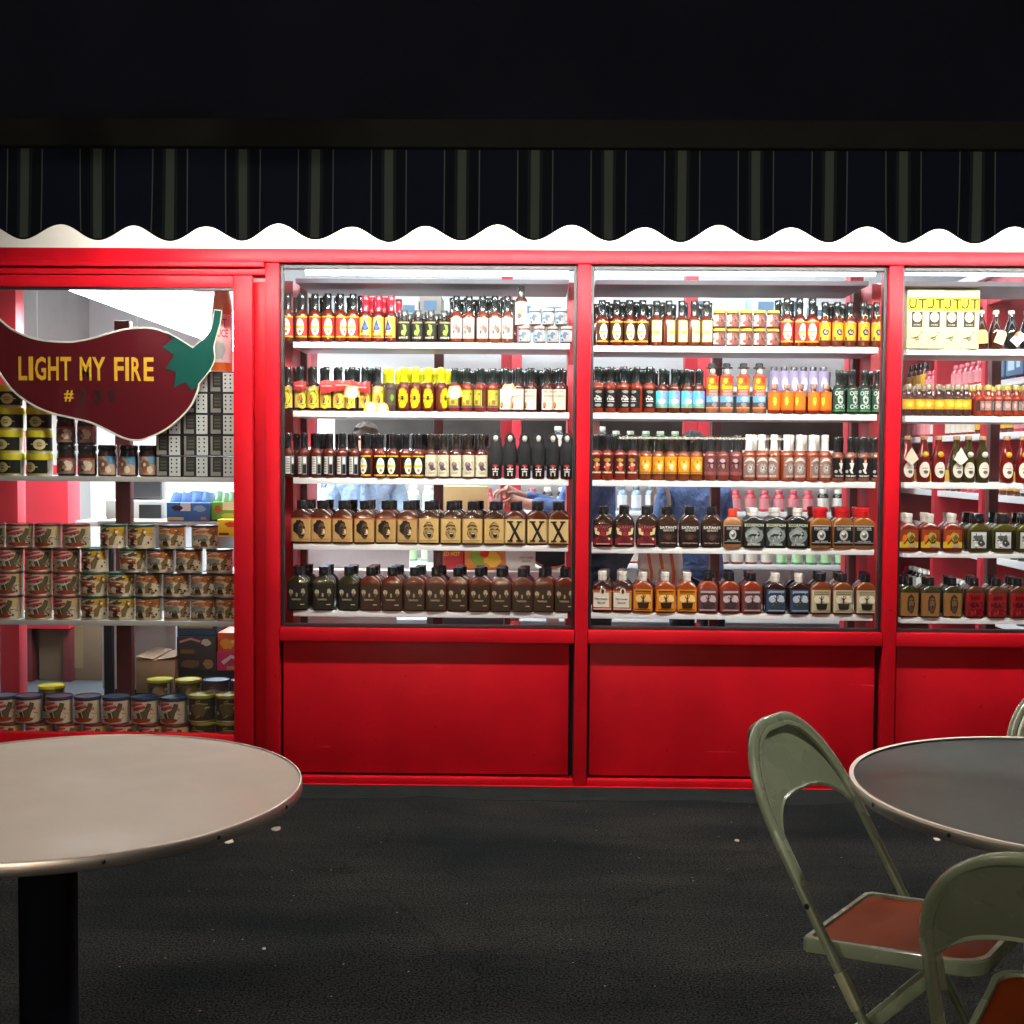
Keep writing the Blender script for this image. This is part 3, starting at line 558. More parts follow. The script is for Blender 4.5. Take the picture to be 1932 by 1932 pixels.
PRODUCTS['orange_ring']['items'].append(('ring', MB().sweep([(.010*math.cos(t), -.019, .126+.010*math.sin(t)) for t in [2*PI*k/14 for k in range(14)]], .0022, .0022, closed=True, up=(0, 1, 0), n=6).mesh('metal_ring', mat('brass_ring', (.5, .36, .14), .3, metal=1))))
woozy('black_squig', 'black label bottle with white lettering', .0265, .198, '#7c2a14', DARK, [R(-1, 0, 1, 1, '16171a'), B(.05, .84, .5, .10, '8c8478', 4), T('the', -.1, .62, .4, .1, 'e4e2dc'), T('rub', 0, .50, .9, .18, 'eceae4'), R(-.4, .33, .5, .37, 'cfcdc8'), B(0, .16, .5, .1, '8f8f8c', 6)], lz=(.10, .52))
holo = mat('holographic_foil', (.35, .75, .80), .25, metal=.5, noise=.6, nscale=45)
woozy('holo', 'bottle with shiny turquoise foil label', .0262, .190, '#52200f', DARK, [R(-1, 0, 1, 1, holo), P([(-.9, 1), (-.1, 1), (-.5, .3), (-.9, .2)], '4fd6e2'), P([(.1, 1), (.9, .9), (.9, .4), (.3, .55)], '7a7fe0'), B(.05, .38, .5, .18, 'eef6fa', 4), T('63', .1, .72, .8, .24, '5db9ea'), R(-.5, .06, .5, .12, '5a9c52')], lz=(.12, .50))
def boon():
    r, h = .0310, .216
    b = MB().lathe([(r*.7, 0), (r*.86, .004), (r*.9, .02), (r*.88, .66*h), (r*.8, .74*h), (r*.5, .80*h), (r*.42, .95*h)], 20)
    ops = [R(-1, 0, 1, 1, 'a8522e'), R(-1, .76, 1, .98, 'd9641e'), R(-1, .62, 1, .74, 'd8642c'), T('Boon', 0, .69, 1.35, .15, 'f2c616'), T('GHOST', .05, .56, 1.2, .07, 'e0a8b4'), T('PEPPER', 0, .47, 1.2, .07, 'e0a8b4'), R(-1, .24, 1, .42, '5c9cc4'), B(.2, .33, .5, .1, '9cb4c8', 4), R(-1, .1, 1, .24, '50484c'), B(.1, .17, .4, .08, '8a7c84', 5), R(-1, .06, 1, .1, 'd09040'), B(-.3, .86, .3, .1, 'f0c040', 6), B(.3, .88, .24, .1, 'b8342a', 7), R(-1, .96, 1, 1, 'b83c20')]
    lm = art_mesh('bottle_label', ops, cylmap(r*.9, .06*h, .74*h))
    hat = MB().lathe([(r*.86, .90*h), (r*.84, .915*h), (r*.55, .93*h), (r*.52, .985*h), (r*.4, h)], 16)
    sk = MB().lathe([(.001, .74*h), (.009, .765*h), (.0125, .81*h), (.0125, .86*h), (.009, .90*h), (.001, .905*h)], 14, 0, -.008)
    prod('boon', 'tall GHOST PEPPER skull-hatted bottle', 'tall hatted bottles', 'bottle', 'sauce_bottle', 2*r, h, [('glass', b.mesh('bottle_glass', sauce('#7a5a50'))), ('hat', hat.mesh('black_hat', mat('hat_felt', (.02, .022, .024), .7, noise=.3, nscale=90))), ('skull', sk.mesh('skull_stopper', PM('b4aea6'))), ('label', lm)])
boon()
woozy('pepper_orange', 'short orange-label bottle with green pepper', .0272, .128, '#6a2412', '#8a6a5c', [R(-1, 0, 1, 1, 'd8581e'), R(-1, .08, 1, .92, 'e0701f'), B(-.1, .48, .24, .30, '8cc02c', 4), B(-.12, .76, .12, .08, '3c7a2c', 5), B(-.08, .42, .1, .12, 'c4dc6a', 6)], lz=(.12, .74), sleeve=False)
woozy('lilac', 'lilac-label bottle behind', .0265, .185, '#6c5a6a', '#2a3040', [R(-1, 0, 1, 1, '8d86a6'), B(0, .5, .5, .3, 'c4c0d4', 3)], lz=(.3, .9), sleeve=False)
woozy('off_cho', 'green and white cartoon-lettered bottle', .0265, .190, '#14261c', '#1a2422', [R(-1, 0, 1, 1, '2a4a3c'), T('OFF', -.1, .82, 1.1, .2, 'c4d0c4'), B(.05, .52, .42, .24, 'b4c4b8', 4, 16), B(.05, .52, .2, .1, '35544a', 5), T('CHO', .05, .22, 1.3, .2, 'c4d0c4'), R(-1, 0, 1, .08, '2f7a4a')], lz=(.06, .56))
woozy('maroon_lab', 'dark red picture-label sauce bottle', .0268, .195, '#7a2716', '#24282a', [R(-1, 0, 1, 1, '4c2018'), B(0, .76, .5, .12, 'b08a3a', 4), B(0, .42, .36, .3, 'c04a30', 5), E(.05, .52, .16, .12, 'd8b09a'), R(-.6, .06, .6, .14, 'd0c8b8')]+clut(8, 8, 'c04a30 d8b09a 2a1410 b08a3a'), lz=(.13, .54))
woozy('amber_lab', 'amber scalloped-label sauce bottle', .0268, .190, '#7c3a1c', '#2c2a26', [R(-1, .05, 1, .98, 'd8921c'), B(0, .55, .62, .3, 'e8b84a', 4), E(.0, .42, .26, .18, 'ead0a8'), E(-.12, .72, .12, .08, 'b45a30'), R(-.9, .12, .9, .17, '9a5a2a')]+[E(-.9+.3*i, .04, .12, .05, '3a1c14', 8) for i in range(7)]+clut(9, 8, '9a5a2a f0d890 7a4014 c87a1a', y0=0.2), lz=(.12, .55))
woozy('rose_lab', 'rose and black label sauce bottle', .0268, .192, '#6c2a1e', '#24282a', [R(-1, 0, 1, 1, '6c3a3a'), B(.05, .6, .5, .3, '2a2226', 4), B(0, .78, .4, .12, 'c4969a', 5), B(.1, .5, .22, .14, 'b08a86', 6), R(-1, .05, 1, .2, '8c4a48')]+clut(10, 8, 'c4969a 2a2226 8c4a48 d8b8b8'), lz=(.12, .55))
woozy('white_cap', 'white-capped bottle with grey fish label', .0272, .200, '#8a3c20', '#e8e6e2', [R(-.9, .02, .9, .98, '8c6a60'), P([(-.8, .70), (-.4, .90), (0, .96), (.4, .90), (.8, .70), (.4, .78), (0, .82), (-.4, .78)], 'd6ccc4'), E(.05, .45, .44, .24, '9c948e'), B(.05, .45, .3, .14, 'c8c4be', 4), E(-.05, .48, .1, .06, '5c5a5c'), T('GHOST', 0, .09, 1.2, .09, 'dcd6cc')]+clut(11, 7, '5c5a5c d6ccc4 78706c', y0=0.25, y1=0.7), lz=(.07, .53))
woozy('tie_black', 'black label bottle with white dancing figure', .0268, .192, '#7a4a36', '#1a1c1f', [R(-1, 0, 1, 1, '141417'), E(.12, .84, .14, .10, 'e8c0a8'), R(-.05, .88, .28, .98, 'c83a2a'), P([(-.2, .75), (.4, .75), (.1, .30), (.0, .5)], 'ece8e2'), P([(-.2, .4), (.05, .5), (.3, .2), (.0, .24)], 'dad6d0'), B(-.5, .32, .24, .1, 'b8b8b8', 6), T('THE BEST', 0, .09, 1.3, .08, 'e0ded8')], lz=(.09, .53))
flask('satan_red', 'dark flask with red horned SATAN\'S label', .083, .05, .176, '#30190f', '#17181a', [R(-1, 0, 1, 1, '2c1214'), P([(-1, .02), (1, .02), (1, .3), (.4, .42), (-.4, .42), (-1, .3)], '7c1a22'), T("SATAN'S", 0, .88, 1.6, .16, 'b84a44'), T('BLOOD', 0, .72, 1.0, .12, 'a8343a'), L([(-.35, .55), (-.75, .62), (-.85, .80), (-.6, .72)], .16, 'd9c48c'), L([(.35, .55), (.75, .62), (.85, .80), (.6, .72)], .16, 'd9c48c'), B(0, .48, .34, .22, '9c2430', 4), B(0, .3, .5, .2, '5a1418', 5), R(-.7, .04, .7, .08, 'c4a0a0')]+clut(12, 8, '9c2430 5a1418 d9c48c', y0=0.06, y1=0.5), lz=(.05, .55), sh=(.58, .80))
flask('satan_ghost', 'black flask lettered SATAN\'S GHOST', .083, .05, .176, '#382316', '#17181a', [R(-1, 0, 1, 1, '1d1513'), T("SATAN'S", 0, .88, 1.75, .14, 'cfcac0'), T('GHOST', .05, .74, 1.15, .11, 'b8b2a6'), B(0, .42, .6, .24, '3a2620', 4), B(0, .4, .3, .14, '55382c', 5), T('Hot Pepper Sauce', 0, .12, 1.5, .08, 'c89a94')]+clut(13, 7, '55382c 2c1814 6a4636', y0=0.2, y1=0.6), lz=(.05, .55), sh=(.58, .80))
def medal(paper='15161a'): return [R(-1, 0, 1, 1, paper), R(-.95, .94, .95, .98, 'b4b2ac'), T('COLON CLEANER', 0, .84, 1.4, .10, 'c8c6c0'), R(-.7, .74, .7, .77, '8a8884'), E(0, .50, .40, .25, 'b8b6b0'), B(.03, .48, .26, .16, '5c5c5c', 4), B(-.06, .58, .16, .08, 'e0deda', 5), R(-.9, .12, .9, .15, '9a9894'), T('HOT SAUCE', 0, .20, 1.2, .07, 'bcbab4')]
flask('medal_small', 'narrow black-label flask with orange-red cap', .075, .045, .166, '#9a6a44', '#d8402a', medal(), capr=.36, lz=(.10, .60), sh=(.64, .80))
flask('scorpion', 'SCORPION flask with white cap', .088, .05, .172, '#23231e', '#dedcd6', [R(-1, 0, 1, 1, '1a1e1c'), T('SCORPION', 0, .92, 1.85, .13, 'c8ccb4'), B(0, .46, .95, .40, '7d8683', 4, 22, .16), B(0, .50, .7, .26, '949c98', 5, 18), L([(-.55, .42), (-.2, .5), (.15, .48), (.45, .62), (.55, .5), (.35, .45)], .10, '232a2a'), L([(-.2, .5), (-.35, .32)], .05, '232a2a'), L([(.05, .48), (.0, .30)], .05, '232a2a'), T('EXTREME', 0, .08, 1.2, .09, 'b8bcb0')]+clut(14, 9, '6a726f a8b0ac 4c5452', y0=0.2, y1=0.75), lz=(.05, .62), capr=.36, sh=(.64, .80), ringed=True)
flask('medal_big', 'black-label flask with big red cap', .088, .055, .176, '#8e5a26', '#c81f24', medal(), capr=.52, lz=(.08, .58), sh=(.60, .76), ringed=True)
flask('white_script', 'white-capped flask with script label', .0835, .05, .178, '#3a1c14', '#dedbd2', [R(-1, 0, 1, 1, '9c2a22'), R(-.9, .14, .72, .86, 'e2dccd'), R(-1, .9, 1, .93, 'c8a040'), E(.05, .92, .30, .16, 'd8d0c0'), E(.05, .92, .16, .12, '3a2018'), T('Pain House', -.08, .56, 1.2, .10, '3a2c28'), T('Sauce', -.08, .38, .8, .10, '3a2c28'), R(.74, .12, .92, .88, 'b0843c'), R(-.9, .04, .9, .09, 'e0c8b0')], capr=.36, sh=(.58, .78), ringed=True, lz=(.06, .56))
def tree(paper, ink, cloud, pot, band): return [R(-1, 0, 1, 1, paper), R(-.75, .86, .8, .95, band), R(-.72, .80, .78, .82, ink), E(-.38, .58, .36, .16, cloud), E(.42, .60, .36, .16, cloud), E(-.18, .66, .2, .1, cloud), E(.62, .52, .2, .09, cloud), P([(-.05, .35), (.09, .35), (.06, .74), (-.02, .74)], ink), L([(0, .55), (-.22, .7)], .05, ink), L([(.03, .55), (.26, .72)], .05, ink), P([(-.55, .40), (.6, .40), (.5, .16), (.38, .13), (-.32, .13), (-.44, .16)], pot), R(-.8, .05, .8, .10, band)]
flask('tree_orange', 'orange tree-in-pot label flask with white cap', .0845, .05, .176, '#8a3a16', '#dedbd2', tree('d9871f', '3a2612', 'ecc884', '2c2014', '6a4216'), capr=.34, sh=(.58, .78), ringed=True, lz=(.05, .58))
flask('tree_mauve', 'mauve tree-in-pot label flask with dark cap', .0845, .05, .176, '#7a2c16', '#14161a', tree('5e3a3c', '33262a', 'c2aeae', '3d2e30', 'b09c9c')+clut(15, 6, '7a5658 3d2e30 a89090', s=0.07), capr=.40, sh=(.60, .80), lz=(.05, .58))
flask('tree_blue', 'blue tree-in-pot label flask with white cap', .0845, .05, .176, '#2c1612', '#dedbd2', tree('2c4058', '27333c', 'b2bcc6', '343c40', '8e9cac')+clut(16, 6, '4a627c 27333c 8e9cac', s=0.07), capr=.34, sh=(.60, .78), ringed=True, lz=(.05, .60))
flask('tree_cream', 'cream tree-in-pot label flask with dark cap', .0845, .05, .176, '#6e371a', '#14161a', tree('b2aa8c', '2c261c', 'dcd6bc', '25251c', '8c8468'), capr=.40, sh=(.60, .80), lz=(.05, .60))
# ---- third window
def utbox():
    w, d, h = .083, .075, .250
    carton('ut', 'cream and yellow UT bottle box', w, d, h, '#c9c094', [R(-.98, .64, .98, .87, 'e8dc14'), T('U', -.46, .755, .80, .17, '3a3214'), T('T', .52, .755, .86, .17, '3a3214'), R(-.55, .36, .55, .62, '3a352a'), E(0, .53, .44, .085, 'd8d0b0', 20), B(0, .53, .26, .05, 'bcb088', 4), T('DOUBLE', 0, .40, .7, .025, 'b8b094'), L([(-.6, .18), (-.2, .17), (.25, .22), (.5, .30), (.45, .26)], .10, '6c6a4c', .2), L([(-.2, .2), (-.1, .14), (.1, .15)], .08, '55543a', .3), L([(.1, .2), (.2, .14)], .08, '55543a', .3), B(-.1, .185, .26, .02, '5c5a40', 6)], name='bottle_carton')
utbox()
jar('jug', 'brown glass jug with tied paper tag', .0285, .162, '#3c1c12', '#c9bea8', [R(-.1, .3, 1.0, .30001, '8a6c3c')], lidh=.06, lz=(.1, .7), rim=.42, name='sauce_jug', cat='bottle')
def jug(key, desc, sc, tag_c, dot, tilt):
    r, h = .0285, .166
    b = MB().lathe([(r*.85, 0), (r, .006), (r, .42*h), (r*.92, .52*h), (r*.62, .68*h), (r*.40, .78*h), (r*.38, .92*h)], 20)
    c = MB().lathe([(r*.44, .90*h), (r*.48, .93*h), (r*.48, .98*h), (r*.4, h)], 14)
    tg = MB(); q = [(-.021, 0), (.021, 0), (.021, .048), (.012, .058), (-.012, .058), (-.021, .048)]
    ca, sa_ = math.cos(tilt), math.sin(tilt)
    tg.prism([(x*ca-z*sa_, .022+x*sa_+z*ca) for x, z in q], -r-.005, -r-.0035)
    dm = art_mesh('tag_print', [E(0, .040, .010, .010, dot), R(-.012, .030, .012, .033, '8a7a5a')], lambda u, v, k: Vector((u*ca-(v)*sa_*.5, -r-.0055-.0002*k, .022+v)), step=0)
    prod(key, desc, 'tagged jugs', 'bottle', 'sauce_jug', 2*r, h, [('glass', b.mesh('bottle_glass', sauce(sc))), ('cap', c.mesh('bottle_cap', capm('#cfc6b4'))), ('paper_tag', tg.mesh('paper_tag', PM(tag_c))), ('tag_print', dm)])
jug('jug_a', 'brown jug with tan paper tag', '#3c1c12', 'c9a26a', 'e6cf70', .06)
jug('jug_b', 'brown jug with pale tilted tag', '#3c1c12', 'd6b890', 'efe0c0', -.35)
jug('jug_c', 'black jug with white and orange tag', '#101010', 'e8dcd2', 'd8762c', -.75)
woozy('honey_lab', 'grey-capped bottle with amber scalloped label', .0262, .134, '#43231a', '#857a62', [R(-1, .05, 1, .95, 'd8971c'), B(0, .5, .7, .36, 'e9b32c', 4), B(.1, .45, .3, .2, 'f0c95e', 5)]+[E(-.9+.3*i, .03, .12, .07, '3a1c14', 8) for i in range(7)]+[E(-.9+.3*i, .97, .12, .07, '3a1c14', 8) for i in range(7)], lz=(.18, .56), sleeve=False)
woozy('tan_cap', 'olive-capped red bottle with black label', .0258, .134, '#8a2c16', '#a39a50', [R(-1, 0, 1, 1, '2a2020'), R(-.5, .06, .3, .94, '9a6c64'), B(-.1, .5, .3, .3, 'c49c90', 4), R(.45, .1, .95, .9, '7d8080')], lz=(.16, .50), sleeve=False)
def flagon(key, desc, sc, seal, extra=None):
    r, h = .0310, .200
    b = MB().lathe([(r*.8, 0), (r*.92, .006), (r*.9, .1*h), (r*.98, .34*h), (r*.92, .50*h), (r*.62, .70*h), (r*.44, .80*h), (r*.42, .93*h)], 22)
    c = MB().lathe([(r*.45, .915*h), (r*.48, .93*h), (r*.48, .985*h), (r*.42, h)], 14)
    lm = art_mesh('bottle_label', [E(0, .5, .62, .5, 'ddd6c8', 22), B(.1, .36, .3, .14, '5c564e', 4), R(-.3, .58, .3, .63, '8c857a')], cylmap(r*.985, .10*h, .44*h))
    sl = MB().lathe([(.0, 0), (.011, .001), (.013, .004), (.009, .007), (0, .008)], 14); sl.v = [(x, -r*.92-z, y+.60*h) for x, y, z in sl.v]
    it = [('glass', b.mesh('bottle_glass', sauce(sc))), ('stopper', c.mesh('cork_stopper', mat('cork', '#a88464', .8, noise=.2))), ('label', lm), ('seal', sl.mesh('wax_seal', PM(seal)))]
    if extra:
        tg = MB().prism([(-.026, .10), (.004, .072), (.034, .10), (.004, .150)], -r-.012, -r-.010); it.append(('paper_tag', tg.mesh('paper_tag', PM(extra))))
    prod(key, desc, 'corked flagons', 'bottle', 'corked_flagon', 2*r, h, it)
flagon('flag_red', 'corked red flagon with gold seal', '#6a120c', 'c9982a')
flagon('flag_redtag', 'corked red flagon with gold seal and cream tag', '#6a120c', 'c9982a', 'd8ccb4')
flagon('flag_green', 'corked olive flagon with silver seal', '#3a3214', 'c4c0b4')
flagon('flag_greentag', 'corked olive flagon with white paper tag', '#3a3214', 'c4c0b4', 'dcdcd0')
flask('wild', 'white-capped flask with fiery picture label', .079, .05, .162, '#6e2214', '#dedbd2', [R(-1, 0, 1, 1, '8c3a16'), P([(-1, 0), (1, 0), (1, .3), (.3, .4), (-.4, .5), (-1, .3)], 'c9a82a'), B(.15, .6, .5, .3, 'b09a50', 4), B(.3, .5, .3, .3, '6a5a24', 5), B(-.5, .5, .3, .3, 'd8701e', 6), L([(-.6, .2), (-.2, .45), (.1, .25), (.5, .35)], .1, '33240e'), E(.3, .14, .4, .1, 'a89878')]+clut(17, 9, '33240e d8a83a 6a5a24 b8501e'), capr=.36, sh=(.58, .76), ringed=True, lz=(.1, .58))
flask('woodcut', 'olive flask with black woodcut label', .092, .055, .164, '#4a4214', '#14161a', [R(-1, 0, 1, 1, '14181a'), R(-.78, .08, .62, .92, 'bcbcb4'), B(-.15, .62, .5, .24, '55585a', 4), B(.15, .36, .4, .22, '3a3c3c', 5), B(-.3, .24, .2, .1, 'e4e2dc', 6), R(-.7, .74, .55, .86, 'd4d2ca')]+clut(18, 9, '55585a e4e2dc 2a2c2c', x0=-0.7, x1=0.5), capr=.46, sh=(.56, .74), lz=(.06, .56))
flask('face_c', 'brown flask with dark bearded face label', .0795, .05, .172, '#31301a', '#14161a', [R(-1, 0, 1, 1, '8e6236'), B(.1, .52, .48, .44, '2e261c', 7, 20, .2), E(.14, .56, .26, .24, '6d5a3c'), B(.12, .28, .24, .16, '4c4030', 8), L([(-.02, .66), (.1, .68)], .05, '1c1610'), L([(.2, .68), (.34, .66)], .05, '1c1610'), E(.16, .42, .12, .04, '1c1210')], lz=(.04, .62), sh=(.64, .80))
flask('raw_heat', 'red flask lettered RAW HEAT', .0795, .05, .172, '#4a2a1a', '#14161a', [R(-1, 0, 1, 1, '8a141a'), B(-.5, .14, .4, .12, 'a82c2c', 4), B(.5, .2, .4, .14, '6a1016', 5), T('RAW', 0, .80, 1.0, .2, '2e0a0e'), T('HEAT', 0, .50, 1.5, .22, '2e0a0e'), R(-.6, .28, .6, .31, '4a0c12')]+clut(19, 8, 'a82c2c 6a1016 4a0c12', s=0.14, y0=0.05, y1=0.3), lz=(.04, .62), sh=(.64, .80))
# ---- chilli sign window
CB = 'c8b79c'
def cactus(top): return [R(.1, .55, 1, 1, 'bfa678') if top else R(-1, .96, 1, 1, 'b8a888'), B(-.25, .76, .70, .24, 'a04a4a', 5, 18), L([(-.78, .64), (-.3, .74), (.3, .86)], .13, 'd09a94', .5), L([(-.7, .84), (-.3, .92), (.2, .96)], .08, 'd8908c', .5), P([(-.62, .5), (-.1, .5), (-.22, .22), (-.5, .2)], 'a8b0a0'), P([(.12, .16), (.02, .5), (.25, .62), (.38, .92), (.6, .86), (.55, .62), (.44, .44), (.36, .16)], '55503a'), P([(-.1, .16), (-.2, .44), (-.02, .48), (.08, .16)], '45402f'), B(.02, .12, .62, .12, '8c3a22', 7)]
def cow(sky_, band, tone): return [P([(0, 1), (1, 1), (1, .5), (.5, .62), (.1, .7)], sky_), B(-.25, .84, .62, .14, band, 5, 18), L([(-.7, .8), (-.3, .9), (.15, .9)], .12, 'd8b8a4', .5), B(-.3, .46, .56, .28, tone, 6, 18), P([(.2, .1), (.18, .45), (.36, .62), (.46, .92), (.6, .88), (.54, .55), (.4, .1)], '75603c'), P([(-.25, .06), (-.3, .4), (-.05, .46), (.1, .06)], '2e2a22'), B(-.42, .3, .2, .12, 'c9c4b4', 8), B(.74, .22, .07, .08, '3a2f22', 9), B(.9, .4, .06, .06, '3a2f22', 10), R(-.8, .03, .1, .10, '8a5a3a')]
TR, TH = .0585, .104
tin('tin_red', 'cream nut tin with cactus picture', TR, TH, '#6a2222', CB, cactus(True)+clut(40, 14, '6a4030 3a3a28 e0d4c0 a03c3c 8a6a50 4a4434', s=.10))
tin('tin_green', 'nut tin with green chipotle picture', TR, TH, '#1f4a34', CB, cow('c09030', '45543a', '9a4a28')+clut(44, 16, '5a4a30 2e2a22 d8ccb8 9a4424 5a4030 c07a3a', s=.11))
tin('tin_orange', 'nut tin with orange cowboy picture', TR, TH, '#2c2a2a', CB, cow('a8602a', '94482a', '84806e')+clut(45, 16, '5a4030 2e2a22 d8ccb8 9a4424 6a5a4a c0703a', s=.11))
tin('tin_blue', 'blue-lidded nut tin with cactus', TR, TH*1.12, '#20344e', CB, cactus(False)+clut(41, 14, '6a4030 3a3a28 e0d4c0 a03c3c 8a6a50 4a4434', s=.10), lidh=.13)
tin('tin_yellow', 'clear nut tub with yellow lid', TR, TH*1.12, '#d8d21e', '6a5a44', [B(-.3, .5, .5, .4, '4c3e30', 4), B(.3, .6, .5, .3, '8a7656', 5), R(.75, .05, .9, .95, 'c9c2b0')]+clut(22, 7, '8a7656 4c3e30 c9b890', s=0.14), lidh=.10)
tin('tin_olive', 'dark nut tub with olive yellow lid', TR, TH*1.12, '#8f8a22', '3c3426', [B(-.2, .5, .5, .4, '5c5036', 4), L([(-.6, .7), (-.2, .8), (.3, .74)], .08, '9c9270', .5)]+clut(23, 8, '5c5036 9c9270 2a2418', s=0.13), lidh=.12)
tin('tin_purple', 'nut tub with bright blue lid', TR, TH*1.12, '#33508c', '6c5460', [B(0, .5, .6, .3, '8c747c', 4)]+clut(24, 8, '8c747c 4a3c48 b0989c', s=0.13), lidh=.10)
tin('tin_gold', 'black yellow-lidded tin with gold badge', .056, .0985, '#cfc21e', '14150f', [R(-1, 0, 1, .08, 'a89c1c'), E(0, .5, .34, .36, 'c4b684', 20), B(0, .5, .2, .2, '8a7a4c', 4), R(-.46, .48, .46, .56, 'b8a878')], lidh=.30)
jar('jar_brown', 'dark-capped jar with brown and cream label', .0405, .136, '#241612', '#15161a', [R(-1, 0, 1, 1, '8c6c5a'), R(-1, .9, 1, 1, '9c2a26'), B(.3, .5, .5, .4, 'cfc0ac', 4), B(-.2, .5, .4, .4, '5c4436', 5), B(0, .4, .2, .2, 'b07858', 6)]+clut(20, 8, 'cfc0ac 5c4436 b07858 3a2a22', s=0.14), lidh=.20, lz=(.08, .58))
jar('jar_animal', 'clear jar with cartoon animal label', .0405, .136, '#3a2c26', '#2a2c2c', [R(-1, 0, 1, 1, 'b0907c'), P([(0, 1), (1, 1), (1, .5), (.4, .6)], '5c88a4'), B(-.1, .5, .44, .4, '7c5644', 4), B(.3, .3, .3, .24, 'd8c4a8', 5), B(-.1, .2, .24, .12, 'b8643a', 6), E(-.14, .56, .12, .1, 'd8c8b4')]+clut(21, 8, '7c5644 d8c4a8 b8643a 5c88a4', s=0.13), lidh=.16, lz=(.06, .64))
carton('boxgrid', 'black and white panelled box', .1125, .09, .0905, '#17191a', [P([(-.95, .94), (-.78, .94), (-.78, .26), (-.18, .26), (-.18, .06), (-.95, .06)], '7d7c76'), R(-.72, .30, -.12, .92, '34352f'), R(.02, .04, .88, .95, 'b9bcb8')]+[R(x, y, x+.12, y+.08, '2c2e30') for x in (.14, .54) for y in (.2, .4, .6, .78)]+[R(-.66, y, -.2, y+.04, '5c5c54') for y in (.4, .55, .7)], name='product_box')
# ================================================================ STOCK ON THE SHELVES
def zu(b, x):                     # sideways measure of each close-up of the photograph
    return {1: (640+x/2.683)*.80735, 2: (1360+x/2.683)*.80735, 3: (2080+x/4.39)*.80735, 4: (2080+x/3.943)*.80735}[b]
rng = random.Random(11); SEEN = {}
BACK = []
def row(b, k, runs, bay=None, rear=True):
    bay = bay or b; Bk = BAYS[bay]; z = Bk['z'][k]; v = Bk['vs'][k]
    for key, xs in runs:
        p = PRODUCTS[key]; n = len(xs); hd = p.get('d', p['w'])/2
        for i, x in enumerate(xs):
            tall_ = p['name'] == 'sauce_bottle'; y = SHY - .009 + hd + rng.uniform(-.002, .006)
            X = at(zu(b, x), v, y).x + rng.uniform(-.0008, .0008)
            q0 = SEEN.get((bay, k, key), 0)+1; SEEN[(bay, k, key)] = q0
            pos = f', {ORD[q0]} from left' if n > 1 else ''
            lab = f"{p['desc']}{pos}, {SN[k]}, {WN[bay]}"
            put(key, X, y, z, lab, f"{p['plural']} on the {SN[k]} of the {WN[bay]}", (rng.uniform(-.25, .25) if rng.random() < .7 else rng.uniform(-.75, .75)) if tall_ else rng.uniform(-.07, .07))
            if rear and p['single']:
                d2 = p.get('d', p['w'])+.012
                dy = [d2] if tall_ else [d2, 2*d2]; sd = rng.choice((-1, 1))
                if tall_: BACK.append((p['single'], X-sd*rng.uniform(.012, .026), y+2*d2, z))
                for q, e in enumerate(dy):
                    put_single(key, X+(sd*rng.uniform(.012, .026) if tall_ else rng.uniform(-.012, .012)+(.008 if q == 0 else .014)), y+e, z,
                       f"{'hindmost' if q else 'rear'} bottle behind {ORD[q0]+' ' if n > 1 else ''}{p['desc']}, {SN[k]}, {WN[bay]}", f"rear rows on the {SN[k]} of the {WN[bay]}", rng.uniform(-.3, .3) if p['name'] == 'sauce_bottle' else 0)
row(1, 0, [('oval_red', [85, 178, 258, 340, 418, 498]), ('sun_orange', [577, 657, 737]), ('green_bulb', [818, 903, 985, 1068]), ('grey_art', [1145, 1224, 1307, 1386, 1465])])
row(1, 0, [('blue_jar', [1572, 1666, 1749, 1832])], rear=False)
row(1, 1, [('swirl', [85, 166, 248, 328, 408, 490, 570, 650]), ('grey_gold', [730]), ('spider', [815, 888, 968, 1050]), ('olive_lab', [1130, 1212, 1293, 1372]), ('cream_lab', [1452, 1532, 1610, 1712, 1792])])
row(1, 2, [('back_lab', [88, 190, 270, 350, 430, 508]), ('oval_black', [586, 666, 746, 826, 906]), ('crest', [985, 1064, 1142, 1222, 1300])])
row(1, 2, [('reaper', [1392, 1480, 1570, 1658, 1746, 1834])], rear=False)
row(1, 3, [('face_a', [176, 302, 436, 570, 705, 840]), ('face_b', [975, 1110, 1244, 1380]), ('xflask', [1513, 1650, 1783])])
row(1, 4, [('dark_green', [152, 313, 470]), ('dark_red', [608, 743, 882, 1018, 1153, 1288, 1425, 1558, 1690, 1822])])
row(2, 0, [('oval_dark', [125, 215, 296, 378]), ('pale_yellow', [465, 543, 622, 700, 778])])
row(2, 0, [('meat_jar', [860, 944, 1028, 1112, 1196])], rear=False)
row(2, 0, [('oval_red', [1280, 1360, 1440]), ('orange_ring', [1519, 1598, 1678, 1760, 1842])])
row(2, 1, [('black_squig', [97, 178, 260, 342, 421]), ('holo', [500, 577, 655, 730])])
row(2, 1, [('boon', [812, 902, 1010, 1108]), ('pepper_orange', [1203, 1285, 1367, 1448, 1528])], rear=False)
row(2, 1, [('off_cho', [1608, 1690, 1768, 1850])])
row(2, 2, [('maroon_lab', [85, 158, 235, 315]), ('amber_lab', [395, 475, 555, 635, 715]), ('rose_lab', [803, 882, 962]), ('white_cap', [1045, 1123, 1202, 1283, 1362, 1441, 1520]), ('tie_black', [1600, 1681, 1763, 1845])])
row(2, 3, [('satan_red', [130, 264, 400]), ('satan_ghost', [535, 671, 808]), ('medal_small', [938]), ('scorpion', [1072, 1210, 1345]), ('medal_big', [1490, 1627, 1757])])
row(2, 4, [('white_script', [125, 250]), ('tree_orange', [380, 517, 655]), ('tree_mauve', [785, 921, 1058]), ('tree_blue', [1208, 1355]), ('tree_cream', [1490, 1627, 1772])])
